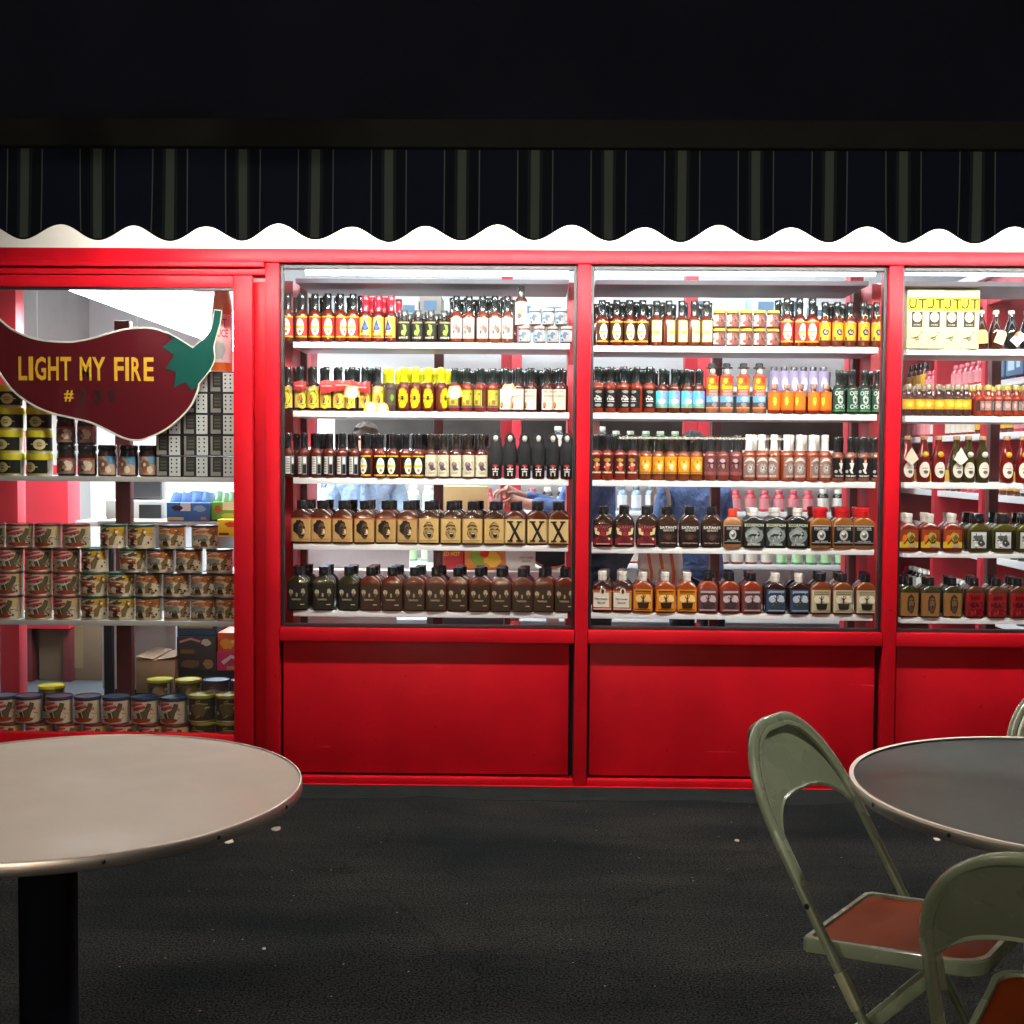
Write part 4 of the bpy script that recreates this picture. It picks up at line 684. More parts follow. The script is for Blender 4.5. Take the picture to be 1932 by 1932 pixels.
row(3, 0, [('ut', [245, 420, 600, 780]), ('jug_a', [928]), ('jug_b', [1078]), ('jug_c', [1235, 1395])], rear=False)
row(3, 1, [('honey_lab', [185, 286, 390, 490, 592, 688, 772]), ('tan_cap', [905, 1002, 1108, 1200, 1290, 1378, 1470])])
row(4, 2, [('flag_redtag', [155]), ('flag_red', [302, 440]), ('flag_greentag', [606]), ('flag_green', [715, 846]), ('flag_red', [1070, 1215])], 3, False)
row(4, 3, [('wild', [158, 356, 562]), ('woodcut', [800, 1028, 1245])], 3)
row(4, 4, [('face_c', [160, 358, 560]), ('raw_heat', [765, 968, 1168])], 3)
bs_ = MB(); bmats = []; cache = {}
for me, X, Y_, Z_ in BACK:
    if me.name not in cache: cache[me.name] = ([tuple(v.co) for v in me.vertices], [tuple(q.vertices) for q in me.polygons], [q.material_index for q in me.polygons])
    vs, fs, ms = cache[me.name]; mi_ = []
    for m_ in me.materials:
        if m_ not in bmats: bmats.append(m_)
        mi_.append(bmats.index(m_))
    o_ = len(bs_.v); bs_.v += [(x*1.026+X, y_*1.026+Y_, z_*1.026+Z_) for x, y_, z_ in vs]; bs_.f += [tuple(i+o_ for i in q) for q in fs]; bs_.m += [mi_[q] for q in ms]
tag(bs_.build('hindmost_bottles', bmats), 'hindmost rows of capped bottles at the back of the display shelves', 'bottles', None, 'stuff')
# second layer of jars, the bottle raised on a jar, the lilac bottles on a riser
Z = BAYS[1]['z'][0]; y = SHY-.016+.027
for i, x in enumerate([1637, 1718, 1800]):
    put('blue_jar', at(zu(1, x), 640, y).x, y, Z+.0731*1.026+.0006, f'pale blue label jar, {ORD[i+1]} of three on upper layer, top shelf, first bottle window', 'upper layer of pale blue jars')
put('tall_white', at(zu(1, 1550), 600, y).x, y, Z+.0731*1.026+.0006, 'tall white-label bottle standing up on a pale blue jar lid, first bottle window', 'tall bottle on a jar')
Z = BAYS[2]['z'][0]; y = SHY-.016+.0275
for i, x in enumerate([860, 944, 1028, 1112, 1196]):
    put('meat_jar', at(zu(2, x), 640, y).x, y, Z+.0761*1.026+.0006, f'brown and white jar, {ORD[i+1]} of five from left on upper layer, second bottle window', 'upper layer of brown and white jars')
Z = BAYS[2]['z'][1]; y = SHY+.09
tag(bx(at(zu(2, 1165), 770, y).x, at(zu(2, 1545), 770, y).x, y-.028, y+.035, Z, Z+.022).build('shelf_riser', M['white'], None, .002), 'low white riser under the lilac-label bottles, second shelf, second bottle window', 'riser')
for i, x in enumerate([1200, 1262, 1325, 1385, 1445, 1508]):
    put('lilac', at(zu(2, x), 770, y).x, y, Z+.0221, f'lilac-label bottle on the riser, {ORD[i+1]} of six, second shelf, second bottle window', 'lilac-label bottles on the riser')
# red cloth packets hung round the necks of swirl-label bottles
def packet(x, z0, z1, w, label, seed, tilt=0.0):
    Y = SHY-.0235; X0 = at(zu(1, x-w/2), 770, Y).x; X1 = at(zu(1, x+w/2), 770, Y).x; zz = BAYS[1]['z'][1]; hw, hh = (X1-X0)/2, (z1-z0)/2; r = random.Random(seed)
    t = thing('foil_packet', label, 'packet', ((X0+X1)/2, Y, zz+(z0+z1)/2), 0, 'red packets over the yellow swirl-label bottles')
    m = MB(); n = 12; fr, bk = [], []
    for i in range(n+1):
        for j in range(5):
            u, v = -1+2*i/n, -1+j/2
            crimp = .0012*(1 if i % 2 else -1) if j in (0, 4) else 0
            bulge = .0045*(1-u*u)*(1-v*v)+.0012*math.sin(7*u+seed)*(1-v*v)
            px, pz = hw*u, hh*v*(1+.10*math.sin(3*u+seed))
            q = (px*math.cos(tilt)-pz*math.sin(tilt), px*math.sin(tilt)+pz*math.cos(tilt))
            fr.append((q[0], -bulge+crimp, q[1])); bk.append((q[0], .003+crimp, q[1]))
    fs = [(i*5+j, (i+1)*5+j, (i+1)*5+j+1, i*5+j+1) for i in range(n) for j in range(4)]
    m.add(fr, fs); m.add(bk, [q[::-1] for q in fs])
    part('packet_body', t, m, mat('red_foil_packet', (.50, .035, .035), .35, noise=.2, nscale=60), 0, 0)
    part('pale_stripe', t, MB().box(-hw*.7, hw*.6, -.0062, -.0056, -.003+tilt*.02, .002+tilt*.02), PM('d8a8a0'), 0)
packet(163, .088, .128, 78, 'small red packet hung on second swirl-label bottle', 1, .02)
packet(335, .080, .132, 95, 'red packet over fourth swirl-label bottle, left of the long one', 2, .12)
packet(430, .088, .134, 120, 'wide red packet over fifth swirl-label bottle', 3, .06)
packet(545, .080, .128, 115, 'red packet with pale streak over seventh swirl-label bottle', 5, -.05)

# chilli sign window
def lu(x): return (x/2.927)*.80735
def l8(x): return (x/3.45)*.80735
rn = random.Random(3)
def tier(key, xs, z, v, conv, what, where, yoff=0.0, rz=.35):
    p = PRODUCTS[key]; hd = p.get('d', p['w'])/2
    for i, x in enumerate(xs):
        y = 5.262+hd+yoff+rn.uniform(-.003, .003)
        n = len(xs)
        put(key, at(conv(x), v, y).x, y, z, f"{p['desc']}, {(ORD[i+1]+' from left, ') if n > 1 else ''}{where}", what, rn.uniform(-rz, rz), 1.0)
zz = LZ[1]; TG = 'nut tins stacked four high on the middle shelf'
for j, (a, g, o) in enumerate([([70, 265, 460], [650, 835], [1020, 1212, 1395, 1565]), ([70, 265, 455], [643, 830], [1020, 1210, 1393, 1552]), ([70, 265, 455], [650, 910], [1100, 1295, 1502]), ([-55, 138, 330, 522], [780, 972], [1180, 1400])]):
    nm = ['bottom layer of the middle-shelf stack', 'second layer of the middle-shelf stack', 'third layer of the middle-shelf stack', 'top layer of the middle-shelf stack'][j]
    z = zz+j*(TH+.0008); v = 1140-45*j
    tier('tin_red', [-125, -320]+a if j < 3 else [-245]+a, z, v, lu, TG, nm); tier('tin_green', g, z, v, lu, TG, nm); tier('tin_orange', o, z, v, lu, TG, nm)
GZ = LZ[0]; TG = 'black and yellow tins stacked on the upper shelf'
for j in range(4):
    tier('tin_gold', [-120, 100, 322] if j % 2 == 0 else [-135, 85, 318], GZ+j*.0988, 880-42*j, l8, TG, ['bottom', 'second', 'third', 'top'][j]+' layer on the upper shelf', 0, .5)
tier('jar_brown', [538, 705], GZ, 880, l8, 'jars on the upper shelf under the chilli sign', 'lower layer beside the yellow-lidded tins', 0, .2)
tier('jar_animal', [868, 1042, 1198], GZ, 880, l8, 'jars on the upper shelf under the chilli sign', 'upper shelf below the chilli sign', 0, .3)
tier('jar_brown', [535, 702], GZ+.1362, 830, l8, 'jars on the upper shelf under the chilli sign', 'upper layer beside the yellow-lidded tins', 0, .2)
for j in range(5):
    tier('boxgrid', [1388, 1605, 1818] if j < 4 else [1605, 1818], GZ+j*.0912, 880-38*j, l8, 'black and white boxes stacked on the upper shelf', ['bottom', 'second', 'third', 'fourth', 'top'][j]+' layer right of the chilli sign', 0, .03)
BZ = LZ[2]; BG = 'nut tins on the bottom shelf'; h2 = TH*1.12+.0008
tier('tin_red', [-120, 75, 270, 470, 660, 845, 1040, 1215], BZ, 1400, lu, BG, 'lowest layer on the bottom shelf'); tier('tin_olive', [1395, 1570], BZ, 1400, lu, BG, 'lowest layer on the bottom shelf')
BZ1 = BZ+TH+.001
tier('tin_blue', [-150, 35, 200, 408, 602, 795, 990, 1188], BZ1, 1360, lu, BG, 'upper layer on the bottom shelf', 0); tier('tin_olive', [1380, 1568], BZ1+.013, 1360, lu, BG, 'upper layer on the bottom shelf', 0)
YB = 5.262+.125+.06
for xa_, xb_, hh, w_ in ((260, 450, .126, 'single yellow-lidded tub'), (1000, 1660, .159, 'four back tubs')):
    tag(bx(at(lu(xa_), 1360, YB).x, at(lu(xb_), 1360, YB).x, YB-.055, YB+.06, BZ, BZ+hh).build('shelf_riser', M['greyshelf'], None, .002), 'grey riser block under the '+w_+' on the bottom shelf', 'riser')
tier('tin_yellow', [355], BZ+.1262, 1350, lu, BG, 'alone behind the blue-lidded tins', .125)
tier('tin_yellow', [1095, 1290], BZ+.1592, 1320, lu, BG, 'on the riser behind the front tins', .125); tier('tin_purple', [1480, 1668], BZ+.1592, 1320, lu, BG, 'on the riser behind the front tins', .125)
# ================================================================ CHILLI SIGN in the left window
SY = 5.205
def s8(x, y): p = at(l8(x), (650+y/3.45)*.80735, SY); return (p.x, p.z)
def smooth_poly(pts, sub=5):          # Catmull-Rom through the points
    o = []; n = len(pts)
    for i in range(n-1):
        a, b, c, d = pts[max(i-1, 0)], pts[i], pts[i+1], pts[min(i+2, n-1)]
        for k in range(sub):
            t = k/sub
            o.append(tuple(0.5*((2*b[q])+(-a[q]+c[q])*t+(2*a[q]-5*b[q]+4*c[q]-d[q])*t*t+(-a[q]+3*b[q]-3*c[q]+d[q])*t**3) for q in (0, 1)))
    o.append(pts[-1]); return o
topE = smooth_poly([(-420, 40), (-300, 90), (-150, 210), (0, 335), (60, 388), (130, 430), (250, 480), (380, 506), (540, 516), (650, 505), (780, 476), (900, 440), (1020, 410), (1110, 402), (1200, 402), (1290, 420), (1380, 458), (1470, 510), (1557, 566)])
stem = smooth_poly([(1557, 566), (1600, 528), (1650, 490), (1690, 440), (1716, 380), (1732, 258)])+[(1788, 266)]+smooth_poly([(1772, 370), (1735, 500), (1722, 560), (1730, 640), (1712, 700), (1670, 770), (1600, 852)])
botE = smooth_poly([(1600, 852), (1600, 890), (1575, 960), (1535, 1035), (1470, 1110), (1380, 1190), (1270, 1256), (1160, 1298), (1090, 1307), (1000, 1290), (900, 1243), (800, 1192), (700, 1155), (560, 1122), (430, 1092), (300, 1042), (170, 962), (90, 890), (30, 812), (0, 765), (-70, 640), (-180, 480), (-300, 300), (-420, 40)])
outline = topE+stem[1:]+botE[1:-1]
o0 = s8(650, 850); SGN = thing('chilli_sign', 'red chilli pepper shaped sign lettered LIGHT MY FIRE hanging in window', 'sign', (o0[0], SY, o0[1]))
def loc(p): x, z = s8(*p); return (x-o0[0], z-o0[1])
part('sign_board', SGN, MB().prism([loc(p) for p in outline], 0, 0.008), mat('sign_red_acrylic', (.085, .0055, .010), .30, spec=.12, noise=.08, nscale=5), 0, 30)
ed = [loc(p) for p in outline]
part('border', SGN, MB().sweep([(x, -0.001, z) for x, z in ed], .0085, .006, up=(0, -1, 0), n=8, closed=True), mat('sign_border', (.62, .62, .52), .4), 0, 60)
gc = [(1340, 446), (1402, 492), (1312, 556), (1408, 622), (1335, 726), (1422, 760), (1405, 882), (1500, 836), (1548, 915), (1575, 880)]
gp = [p for p in topE if p[0] > 1345]
def capmap(u, v, k): return Vector((u, -0.0035-0.0006*k, v))
green = [loc(p) for p in ([(1340, 446)]+[q for q in topE if q[0] > 1350]+stem[1:]+[(1598, 880)])] + [loc(p) for p in gc[::-1][:-1]]
part('green_calyx', SGN, MB().prism(green, -0.004, -0.0005), mat('sign_green', (.004, .060, .046), .35, spec=.1), 0, 30)
def sgtext(name, s, x0, x1, y0, y1, colr):
    a, b = loc((x0, y1)), loc((x1, y0)); g, fs = text_geo(s)
    vs = [((a[0]+b[0])/2+x*(b[0]-a[0]), -0.0025, (a[1]+b[1])/2+y*(b[1]-a[1])) for x, y in g]
    vs2 = [(x, 0.0, z) for x, y, z in vs]
    m = MB().add(vs, fs)
    part(name, SGN, m, mat('letter_'+colr, colr, .4), 0, 0)
for s, x0, x1 in (('L', 152, 220), ('I', 234, 268), ('G', 284, 372), ('H', 390, 474), ('T', 490, 575), ('M', 645, 738), ('Y', 745, 850), ('F', 922, 998), ('I', 1012, 1040), ('R', 1062, 1138), ('E', 1160, 1240)):
    y0 = 632+(x0/1240)*8; sgtext('letter', s, x0, x1, y0, y0+190, '#d8a62a')
sgtext('letter', '#', 518, 594, 905, 995, '#d8a62a')
for s, x0, x1 in (('2', 636, 698), ('3', 760, 822), ('0', 874, 936)): sgtext('numeral', s, x0, x1, 893, 1000, '#1c100f')
wires = MB()
for x, y in ((1105, 402), (300, 500)):
    a = loc((x, y)); wires.sweep([(a[0], 0.003, a[1]-0.01), (a[0], 0.003, 2.25-o0[1])], .0016, .0016, n=6, up=(0, 1, 0))
part('hanging_wire', SGN, wires, mat('clear_line', (.6, .6, .6), .3))

# ================================================================ AWNING
AY = 4.42
aw = thing('striped_awning', 'dark striped awning with scalloped hanging edge and roller box', 'awning', (0, 5.11, 2.3))
def za(v, Y=AY, u=966): return at(u, v, Y).z - 2.3
per = at(1078, 430, AY).x - at(940, 430, AY).x
xpk = at(940, 430, AY).x
zp, zt = za(426), za(455); zmid, amp = (zp+zt)/2, (zp-zt)/2
vr, fr_, bk_ = random.Random(5), [], []
nx = 420; X0, X1 = -2.9, 2.9; rows_ = 8
wb = [vr.uniform(-.006, .006) for _ in range(60)]
for i in range(nx+1):
    x = X0+(X1-X0)*i/nx; ph = (x-xpk)/per; kk = ph-math.floor(ph)
    j = int(math.floor(ph))+30; w_ = wb[j]*(1-kk)+wb[j+1]*kk
    zb = zmid+amp*math.cos(2*PI*ph)+w_
    for r_ in range(rows_+1):
        t = r_/rows_; z = za(280)*(1-t)+zb*t
        y = (AY-5.11)+(.010*math.sin(2*PI*ph*.5+.6)+.005*math.sin(2*PI*ph*1.31))*t*t-.012*t
        fr_.append((x, y, z)); bk_.append((x, y+.0025, z))
fs = [(i*(rows_+1)+r_, i*(rows_+1)+r_+1, (i+1)*(rows_+1)+r_+1, (i+1)*(rows_+1)+r_) for i in range(nx) for r_ in range(rows_)]
vm = MB().add(fr_, fs).add(bk_, [f[::-1] for f in fs]); nn = len(fr_)
vm.add([fr_[i*(rows_+1)+rows_] for i in range(nx+1)]+[bk_[i*(rows_+1)+rows_] for i in range(nx+1)], [(i, i+1, i+nx+2, i+nx+1) for i in range(nx)])
def stripes():
    m = bpy.data.materials.new('striped_canvas'); m.use_nodes = True; n = m.node_tree.nodes; l = m.node_tree.links; p = n['Principled BSDF']
    tc = n.new('ShaderNodeTexCoord'); sx = n.new('ShaderNodeSeparateXYZ'); l.new(tc.outputs['Object'], sx.inputs[0])
    a = n.new('ShaderNodeMath'); a.operation = 'SUBTRACT'; a.inputs[1].default_value = xpk; l.new(sx.outputs[0], a.inputs[0])
    d = n.new('ShaderNodeMath'); d.operation = 'DIVIDE'; d.inputs[1].default_value = per; l.new(a.outputs[0], d.inputs[0])
    f = n.new('ShaderNodeMath'); f.operation = 'FRACT'; l.new(d.outputs[0], f.inputs[0])
    c = n.new('ShaderNodeMath'); c.operation = 'SUBTRACT'; c.inputs[1].default_value = .5; l.new(f.outputs[0], c.inputs[0])
    b = n.new('ShaderNodeMath'); b.operation = 'ABSOLUTE'; l.new(c.outputs[0], b.inputs[0])
    r = n.new('ShaderNodeValToRGB'); r.color_ramp.interpolation = 'CONSTANT'
    navy, blk, grn, gry = (.020, .031, .062, 1), (.019, .026, .042, 1), (.034, .056, .062, 1), (.155, .205, .198, 1)
    thin = (.19, .26, .29, 1); st = [(0, gry), (.056, grn), (.098, blk), (.228, thin), (.246, navy)]
    r.color_ramp.elements[0].position = 0; r.color_ramp.elements[0].color = st[0][1]; r.color_ramp.elements[1].position = st[1][0]; r.color_ramp.elements[1].color = st[1][1]
    for q, cc in st[2:]: e = r.color_ramp.elements.new(q); e.color = cc
    l.new(b.outputs[0], r.inputs[0])
    z = n.new('ShaderNodeTexNoise'); z.inputs['Scale'].default_value = 60; l.new(tc.outputs['Object'], z.inputs['Vector'])
    mx = n.new('ShaderNodeMix'); mx.data_type = 'RGBA'; mx.blend_type = 'MULTIPLY'; mx.inputs[0].default_value = .5; l.new(r.outputs[0], mx.inputs[6]); l.new(z.outputs[1], mx.inputs[7])
    l.new(r.outputs[0], p.inputs['Base Color']); p.inputs['Roughness'].default_value = .85; p.inputs['Specular IOR Level'].default_value = .1; return m
M['canvas'] = stripes()
part('valance', aw, vm, M['canvas'], 0, 60)
hem = MB().sweep([(fr_[i*(rows_+1)+rows_][0], fr_[i*(rows_+1)+rows_][1]+.001, fr_[i*(rows_+1)+rows_][2]) for i in range(nx+1)], .007, .006, n=6, up=(0, 1, 0))
part('hem_piping', aw, hem, mat('hem_cloth', (.006, .009, .014), .8))
part('roller_box', aw, MB().prism([(0, 0)]*0 or [(X0, za(283)), (X1, za(283)), (X1, za(229)), (X0, za(229))], AY-5.11-.035, AY-5.11+.05), M['cassette'], .010)
part('cover_sheet', aw, MB().loft([[(X0, AY-5.11+.045, za(240)), (X1, AY-5.11+.045, za(240)), (X1, AY-5.11+.045, za(243)), (X0, AY-5.11+.045, za(243))], [(X0, .19, .44), (X1, .19, .44), (X1, .19, .435), (X0, .19, .435)]]), M['canvas'])
for x in (-2.7, 0.2, 2.7):
    part('support_arm', aw, MB().sweep([(x, .0, .14), (x, AY-5.11+.055, za(262))], .03, .03, n=8), mat('arm_metal', (.25, .25, .25), .4, metal=.8))
# tube lamp under the awning
TX0, TX1, TY, TZ = at(215, 430, 4.52).x, 2.75, 4.53, 2.305
al = thing('awning_light', 'long fluorescent tube under the awning washing the red shop front', 'light', (0, TY, TZ))
part('tube', al, MB().loft([[(x, 0.018*math.cos(t), 0.018*math.sin(t)) for t in [2*PI*k/12 for k in range(12)]] for x in (TX0, TX1)]), M['awntube'])
part('lamp_housing', al, bx(TX0-.03, TX1+.03, -.035, .035, .022, .05), M['white'], .003)
for x in (TX0+.3, TX1-.3): part('bracket', al, MB().sweep([(x, .03, .04), (x, TY*0+.55, .14)], .02, .008, n=6), M['white'])

# ================================================================ TABLES
def table(loc_, top, edge, label, screws, rim, post_dx, rot):
    t = thing('cafe_table', label, 'table', (loc_.x, loc_.y, 0.0), rot)
    Rr = .457
    part('tabletop', t, MB().lathe([(Rr-.004, .719), (Rr-.003, .720), (Rr-.003, .7385), (Rr-.004, .7392)], 120), top, 0, 30)
    ring = MB().loft([[((Rr+a)*math.cos(w), (Rr+a)*math.sin(w), z) for a, z in ((-.0028, .7425), (0, .742), (.0015, .739), (.0015, .7215), (0, .719), (-.0028, .7185))] for w in [2*PI*k/120 for k in range(121)]], 0, False, False)
    part('edge_band', t, ring, edge, 0, 40)
    if rim:
        part('edge_trim', t, MB().loft([[((Rr+a)*math.cos(w), (Rr+a)*math.sin(w), z) for a, z in ((-.006, .7428), (.003, .7435), (.0035, .7385), (.0016, .738))] for w in [2*PI*k/120 for k in range(121)]], 0, False, False), M['edgewhite'], 0, 40)
    for k in range(screws):
        w = 2*PI*k/screws+.13
        s_ = MB(); s_.lathe([(0.0, .0025), (.003, .002), (.0042, 0), (.0042, -.002)], 10)
        s_.v = [(Rr*math.cos(w)+.0015*math.cos(w)+z*math.cos(w)-y*math.sin(w), (Rr+.0015)*math.sin(w)+z*math.sin(w)+y*math.cos(w), .7305+x) for x, y, z in s_.v]
        part('screw', t, s_, M['screw'])
    pd = MB(); hx = .051
    pd.loft([[(post_dx+hx*k*math.copysign(abs(math.cos(a))**.5, math.cos(a)), hx*k*math.copysign(abs(math.sin(a))**.5, math.sin(a)), z) for a in [2*PI*(i+.5)/24 for i in range(24)]] for z, k in ((.02, 1.0), (.69, 1.0))])
    part('pedestal', t, pd, M['post'])
    part('mounting_plate', t, bx(post_dx-.14, post_dx+.14, -.14, .14, .691, .7185), M['post'], .003)
    part('foot_plate', t, MB().lathe([(.26, 0), (.265, .006), (.25, .016), (.06, .022)], 40, post_dx, 0), M['post'])
    return t
lt_ = cam2w(-.872, 2.362); rt_ = cam2w(1.150, 2.393)
table(lt_, M['laminate'], M['steel'], 'round beige table with screwed metal edge and black post', 14, False, -.033, math.radians(8))
table(rt_, M['alu'], M['steel'], 'round brushed metal table with pale edge beside green chairs', 14, True, 0.0, math.radians(3))

# ================================================================ FOLDING CHAIRS
def chair(label, loc_, rz, first=None):
    if first is not None:
        c = copy_tree(first); c.location = loc_; c.rotation_euler = (0, 0, rz); c['label'] = label; return c
    c = thing('folding_chair', label, 'chair', loc_, rz, 'green metal folding chairs at the metal table')
    HW = .203; S = M['sage']
    def side(z): return -.342+(.82-z)*.58          # y of the leaning frame at height z
    # local x right, y forward
    Wt = lambda z: HW+.006*(.82-z)
    left = [(-Wt(z), side(z), z) for z in (0.012, .2, .42, .53, .617)]
    arc = []
    rad = .172
    for i in range(0, 28):
        a = PI-PI*i/27; cx = -(HW-rad) if i <= 13 else (HW-rad)
        arc.append((cx+rad*math.cos(a), side(.617+ .19*math.sin(a)), .617+.19*math.sin(a)))
    right = [(-x, y, z) for x, y, z in left[::-1]]
    path = left+[p for p in arc]+right
    part('front_frame', c, MB().sweep(path, .017, .023, n=12, up=(1, 0, 0)), S, 0, 45)
    # inner flange, a second bead inside the frame
    inn = [(x*.93, y+.011, z-.012) for x, y, z in ([left[3], left[4]]+arc+right[:2])]
    part('flange', c, MB().sweep(inn, .010, .014, n=8, up=(1, 0, 0)), S, 0, 45)
    # curved sheet back with arched lower edge
    bp = MB(); nu, nv = 26, 10; F_, K_ = [], []
    for i in range(nu+1):
        u = -1+2*i/nu; xx = u*HW*.985
        edge_ = .617+.19*math.sqrt(max(0, 1-max(0, (abs(xx)-(HW-rad))/rad)**2))-.004
        low = .585+.078*(1-abs(u)**3.2)
        for j in range(nv+1):
            z = low+(edge_-low)*j/nv
            bulge = -.030*(1-u*u)*(.55+.45*j/nv)
            y = side(z)+bulge+.003
            F_.append((xx, y+.0012, z)); K_.append((xx, y-.0012, z))
    f = [(i*(nv+1)+j, (i+1)*(nv+1)+j, (i+1)*(nv+1)+j+1, i*(nv+1)+j+1) for i in range(nu) for j in range(nv)]
    bp.add(F_, f); bp.add(K_, [q[::-1] for q in f])
    part('backrest', c, bp, S, 0, 50)
    part('lower_lip', c, MB().sweep([(-HW*.985+2*HW*.985*i/nu, F_[i*(nv+1)][1]-.002, F_[i*(nv+1)][2]) for i in range(nu+1)], .009, .009, n=8), S)
    # seat: pressed frame with inset board
    def seatring(k, z, ins=0):
        pts = []
        hwf, hwr, yf, yr, r = .168-ins, .176-ins, .190-ins, -.176+ins, .05
        for cx, cy_, a0 in ((hwf-r, yf-r, 0), (-(hwf-r), yf-r, PI/2)):
            for i in range(7): a = a0+PI/2*i/6; pts.append((cx+r*math.cos(a), cy_+r*math.sin(a), z))
        pts += [(-hwr, yr+.012, z), (-hwr+.012, yr, z), (hwr-.012, yr, z), (hwr, yr+.012, z)]
        return [(x, y, zz_-.012-.036*(.19-y)/.37) for x, y, zz_ in pts]
    seat = link('seat', None, c)
    sf = MB().loft([seatring(0, .418, .004), seatring(0, .421), seatring(0, .446), seatring(0, .450, .003), seatring(0, .450, .013), seatring(0, .444, .015)], 0, False, False)
    part('seat_frame', seat, sf, M['sage'], 0, 40)
    part('seat_board', seat, MB().loft([seatring(0, .434, .0152), seatring(0, .4445, .0152)]), M['orange'], 0, 40)
    # rear legs and braces
    for s in (-1, 1):
        x = s*.158
        part('rear_leg', c, MB().sweep([(x, .105, .400), (x, .0, .285), (x*1.02, -.245, .012)], .024, .016, n=10, up=(1, 0, 0)), S, 0, 45)
        part('pivot_strap', c, MB().sweep([(s*Wt(.30), side(.30), .30), (s*Wt(.365), side(.365), .365)], .022, .028, n=10, up=(1, 0, 0)), M['sagelight'], 0, 45)
        for z, yy in ((.485, side(.485)), (.265, side(.265))):
            rv = MB().lathe([(0, .003), (.005, .002), (.0065, 0), (.0065, -.004)], 10)
            rv.v = [(s*(Wt(z)+.011+q), yy+y, z+x_) for x_, y, q in rv.v]
            part('rivet', c, rv, M['screw'])
        for (px, py) in ((s*Wt(0), side(0)), (s*.161, -.248)):
            part('foot_cap', c, MB().lathe([(.014, 0), (.016, .003), (.015, .03)], 12, px, py), M['black'])
    part('rear_bar', c, MB().sweep([(-.17, -.17, .10), (.17, -.17, .10)], .012, .018, n=8), S)
    part('front_bar', c, MB().sweep([(-.21, side(.13), .13), (.21, side(.13), .13)], .012, .018, n=8), S)
    part('seat_bar', c, MB().sweep([(-.15, .10, .39), (.15, .10, .39)], .014, .014, n=8), S)
    return c
c1p = cam2w(.853, 2.52); ch = chair('green folding chair with orange seat pulled out left of the metal table', (c1p.x, c1p.y, 0), math.radians(-127))
c2p = cam2w(.968, 2.025); chair('green folding chair seen from behind at the bottom right corner', (c2p.x, c2p.y, 0), math.radians(-31), ch)
c3p = cam2w(1.46, 2.87); chair('green folding chair on the far side of the metal table', (c3p.x, c3p.y, 0), math.radians(172), ch)

# ================================================================ LITTER AND SPOTS ON THE ASPHALT
def spot(u, v, rx, ry, name, label, cat, colr, seed):
    p = atz(u, v, .003); r = random.Random(seed); n = 14; k = [1-.25*r.random() for _ in range(n)]
    m = MB().loft([[(rx*q*k[i]*math.cos(2*PI*i/n), ry*q*k[i]*math.sin(2*PI*i/n), z) for i in range(n)] for q, z in ((1, 0), (.96, .002), (.7, .0032))])
    tag(m.build(name, mat('litter_'+colr, colr, .7, noise=.1), None, 0, 60, (p.x, p.y, 0.001)), label, cat, 'litter on the asphalt')
spot(433, 1587, .017, .026, 'paper_scrap', 'pale scrap on asphalt just under the beige table edge', 'litter', '#a39c90', 1)
spot(521, 1563, .021, .028, 'paper_scrap', 'brownish round scrap on asphalt right of the beige table edge', 'litter', '#857668', 2)
spot(1768, 1583, .012, .020, 'paper_scrap', 'small white scrap on asphalt left of the metal table', 'litter', '#b8b4ac', 3)
spot(1390, 1585, .010, .013, 'paper_scrap', 'tiny pale scrap on asphalt left of the green chair back', 'litter', '#9a948a', 4)
spot(498, 2216*.80735, .006, .007, 'paper_scrap', 'tiny scrap on dark asphalt right of the black table post', 'litter', '#8a8680', 8)
# ================================================================ INSIDE THE SHOP
# white bulkhead with lit panel, left ceiling
b0 = at(110, 545, 5.8)
bk = thing('ceiling_light_box', 'long white ceiling light box running back above the chilli sign', 'light', (b0.x, 5.75, b0.z))
part('light_box', bk, bx(0, .62, 0, 3.4, .012, .30), M['white'], .004)
part('diffuser', bk, bx(.03, .59, .02, 3.38, 0.0, .011), M['room'], .002)
for i, (x, y) in enumerate(((-.9, 6.6), (.5, 6.6), (1.8, 6.6), (-.9, 8.2), (.5, 8.2), (1.8, 8.2))):
    t = thing('ceiling_light', f"ceiling tube light in the shop, {['left', 'middle', 'right'][i % 3]} of the {'near' if i < 3 else 'far'} row", 'light', (x, y, 2.94), 0, 'ceiling lights inside the shop')
    part('light_housing', t, bx(-.62, .62, -.09, .09, .03, .07), M['white'], .003); part('diffuser', t, bx(-.60, .60, -.075, .075, 0, .029), M['room'], .004)
# red interior columns
def column(u, Y, w, label, h=3.0, m='red_in', d=.10):
    p = at(u, 866, Y); o = bx(-w/2, w/2, -d/2, d/2, 0, h).build('column', M[m], None, .003, 38, (p.x, Y, .012)); tag(o, label, 'column', 'red columns inside the shop')
column(955, 6.9, .062, 'narrow red column seen through the first bottle window')
column(1300, 7.4, .075, 'red column behind the tall hatted bottles')
column(1606, 6.6, .070, 'red column at the right of the second bottle window')
column(22, 6.2, .10, 'red column at the far left inside the chilli sign window')
cp = at(93, 866, 7.4)
cab = thing('wall_cabinet', 'red cabinet block on dark legs behind the stacked nut tins', 'cabinet', (cp.x, 7.4, .012))
part('cabinet_body', cab, bx(-.15, .15, -.1, .1, .33, 1.32), M['red_in'], .004)
for x in (-.12, .12): part('leg', cab, bx(x-.025, x+.025, -.06, .06, 0, .329), M['maroon'], .002)
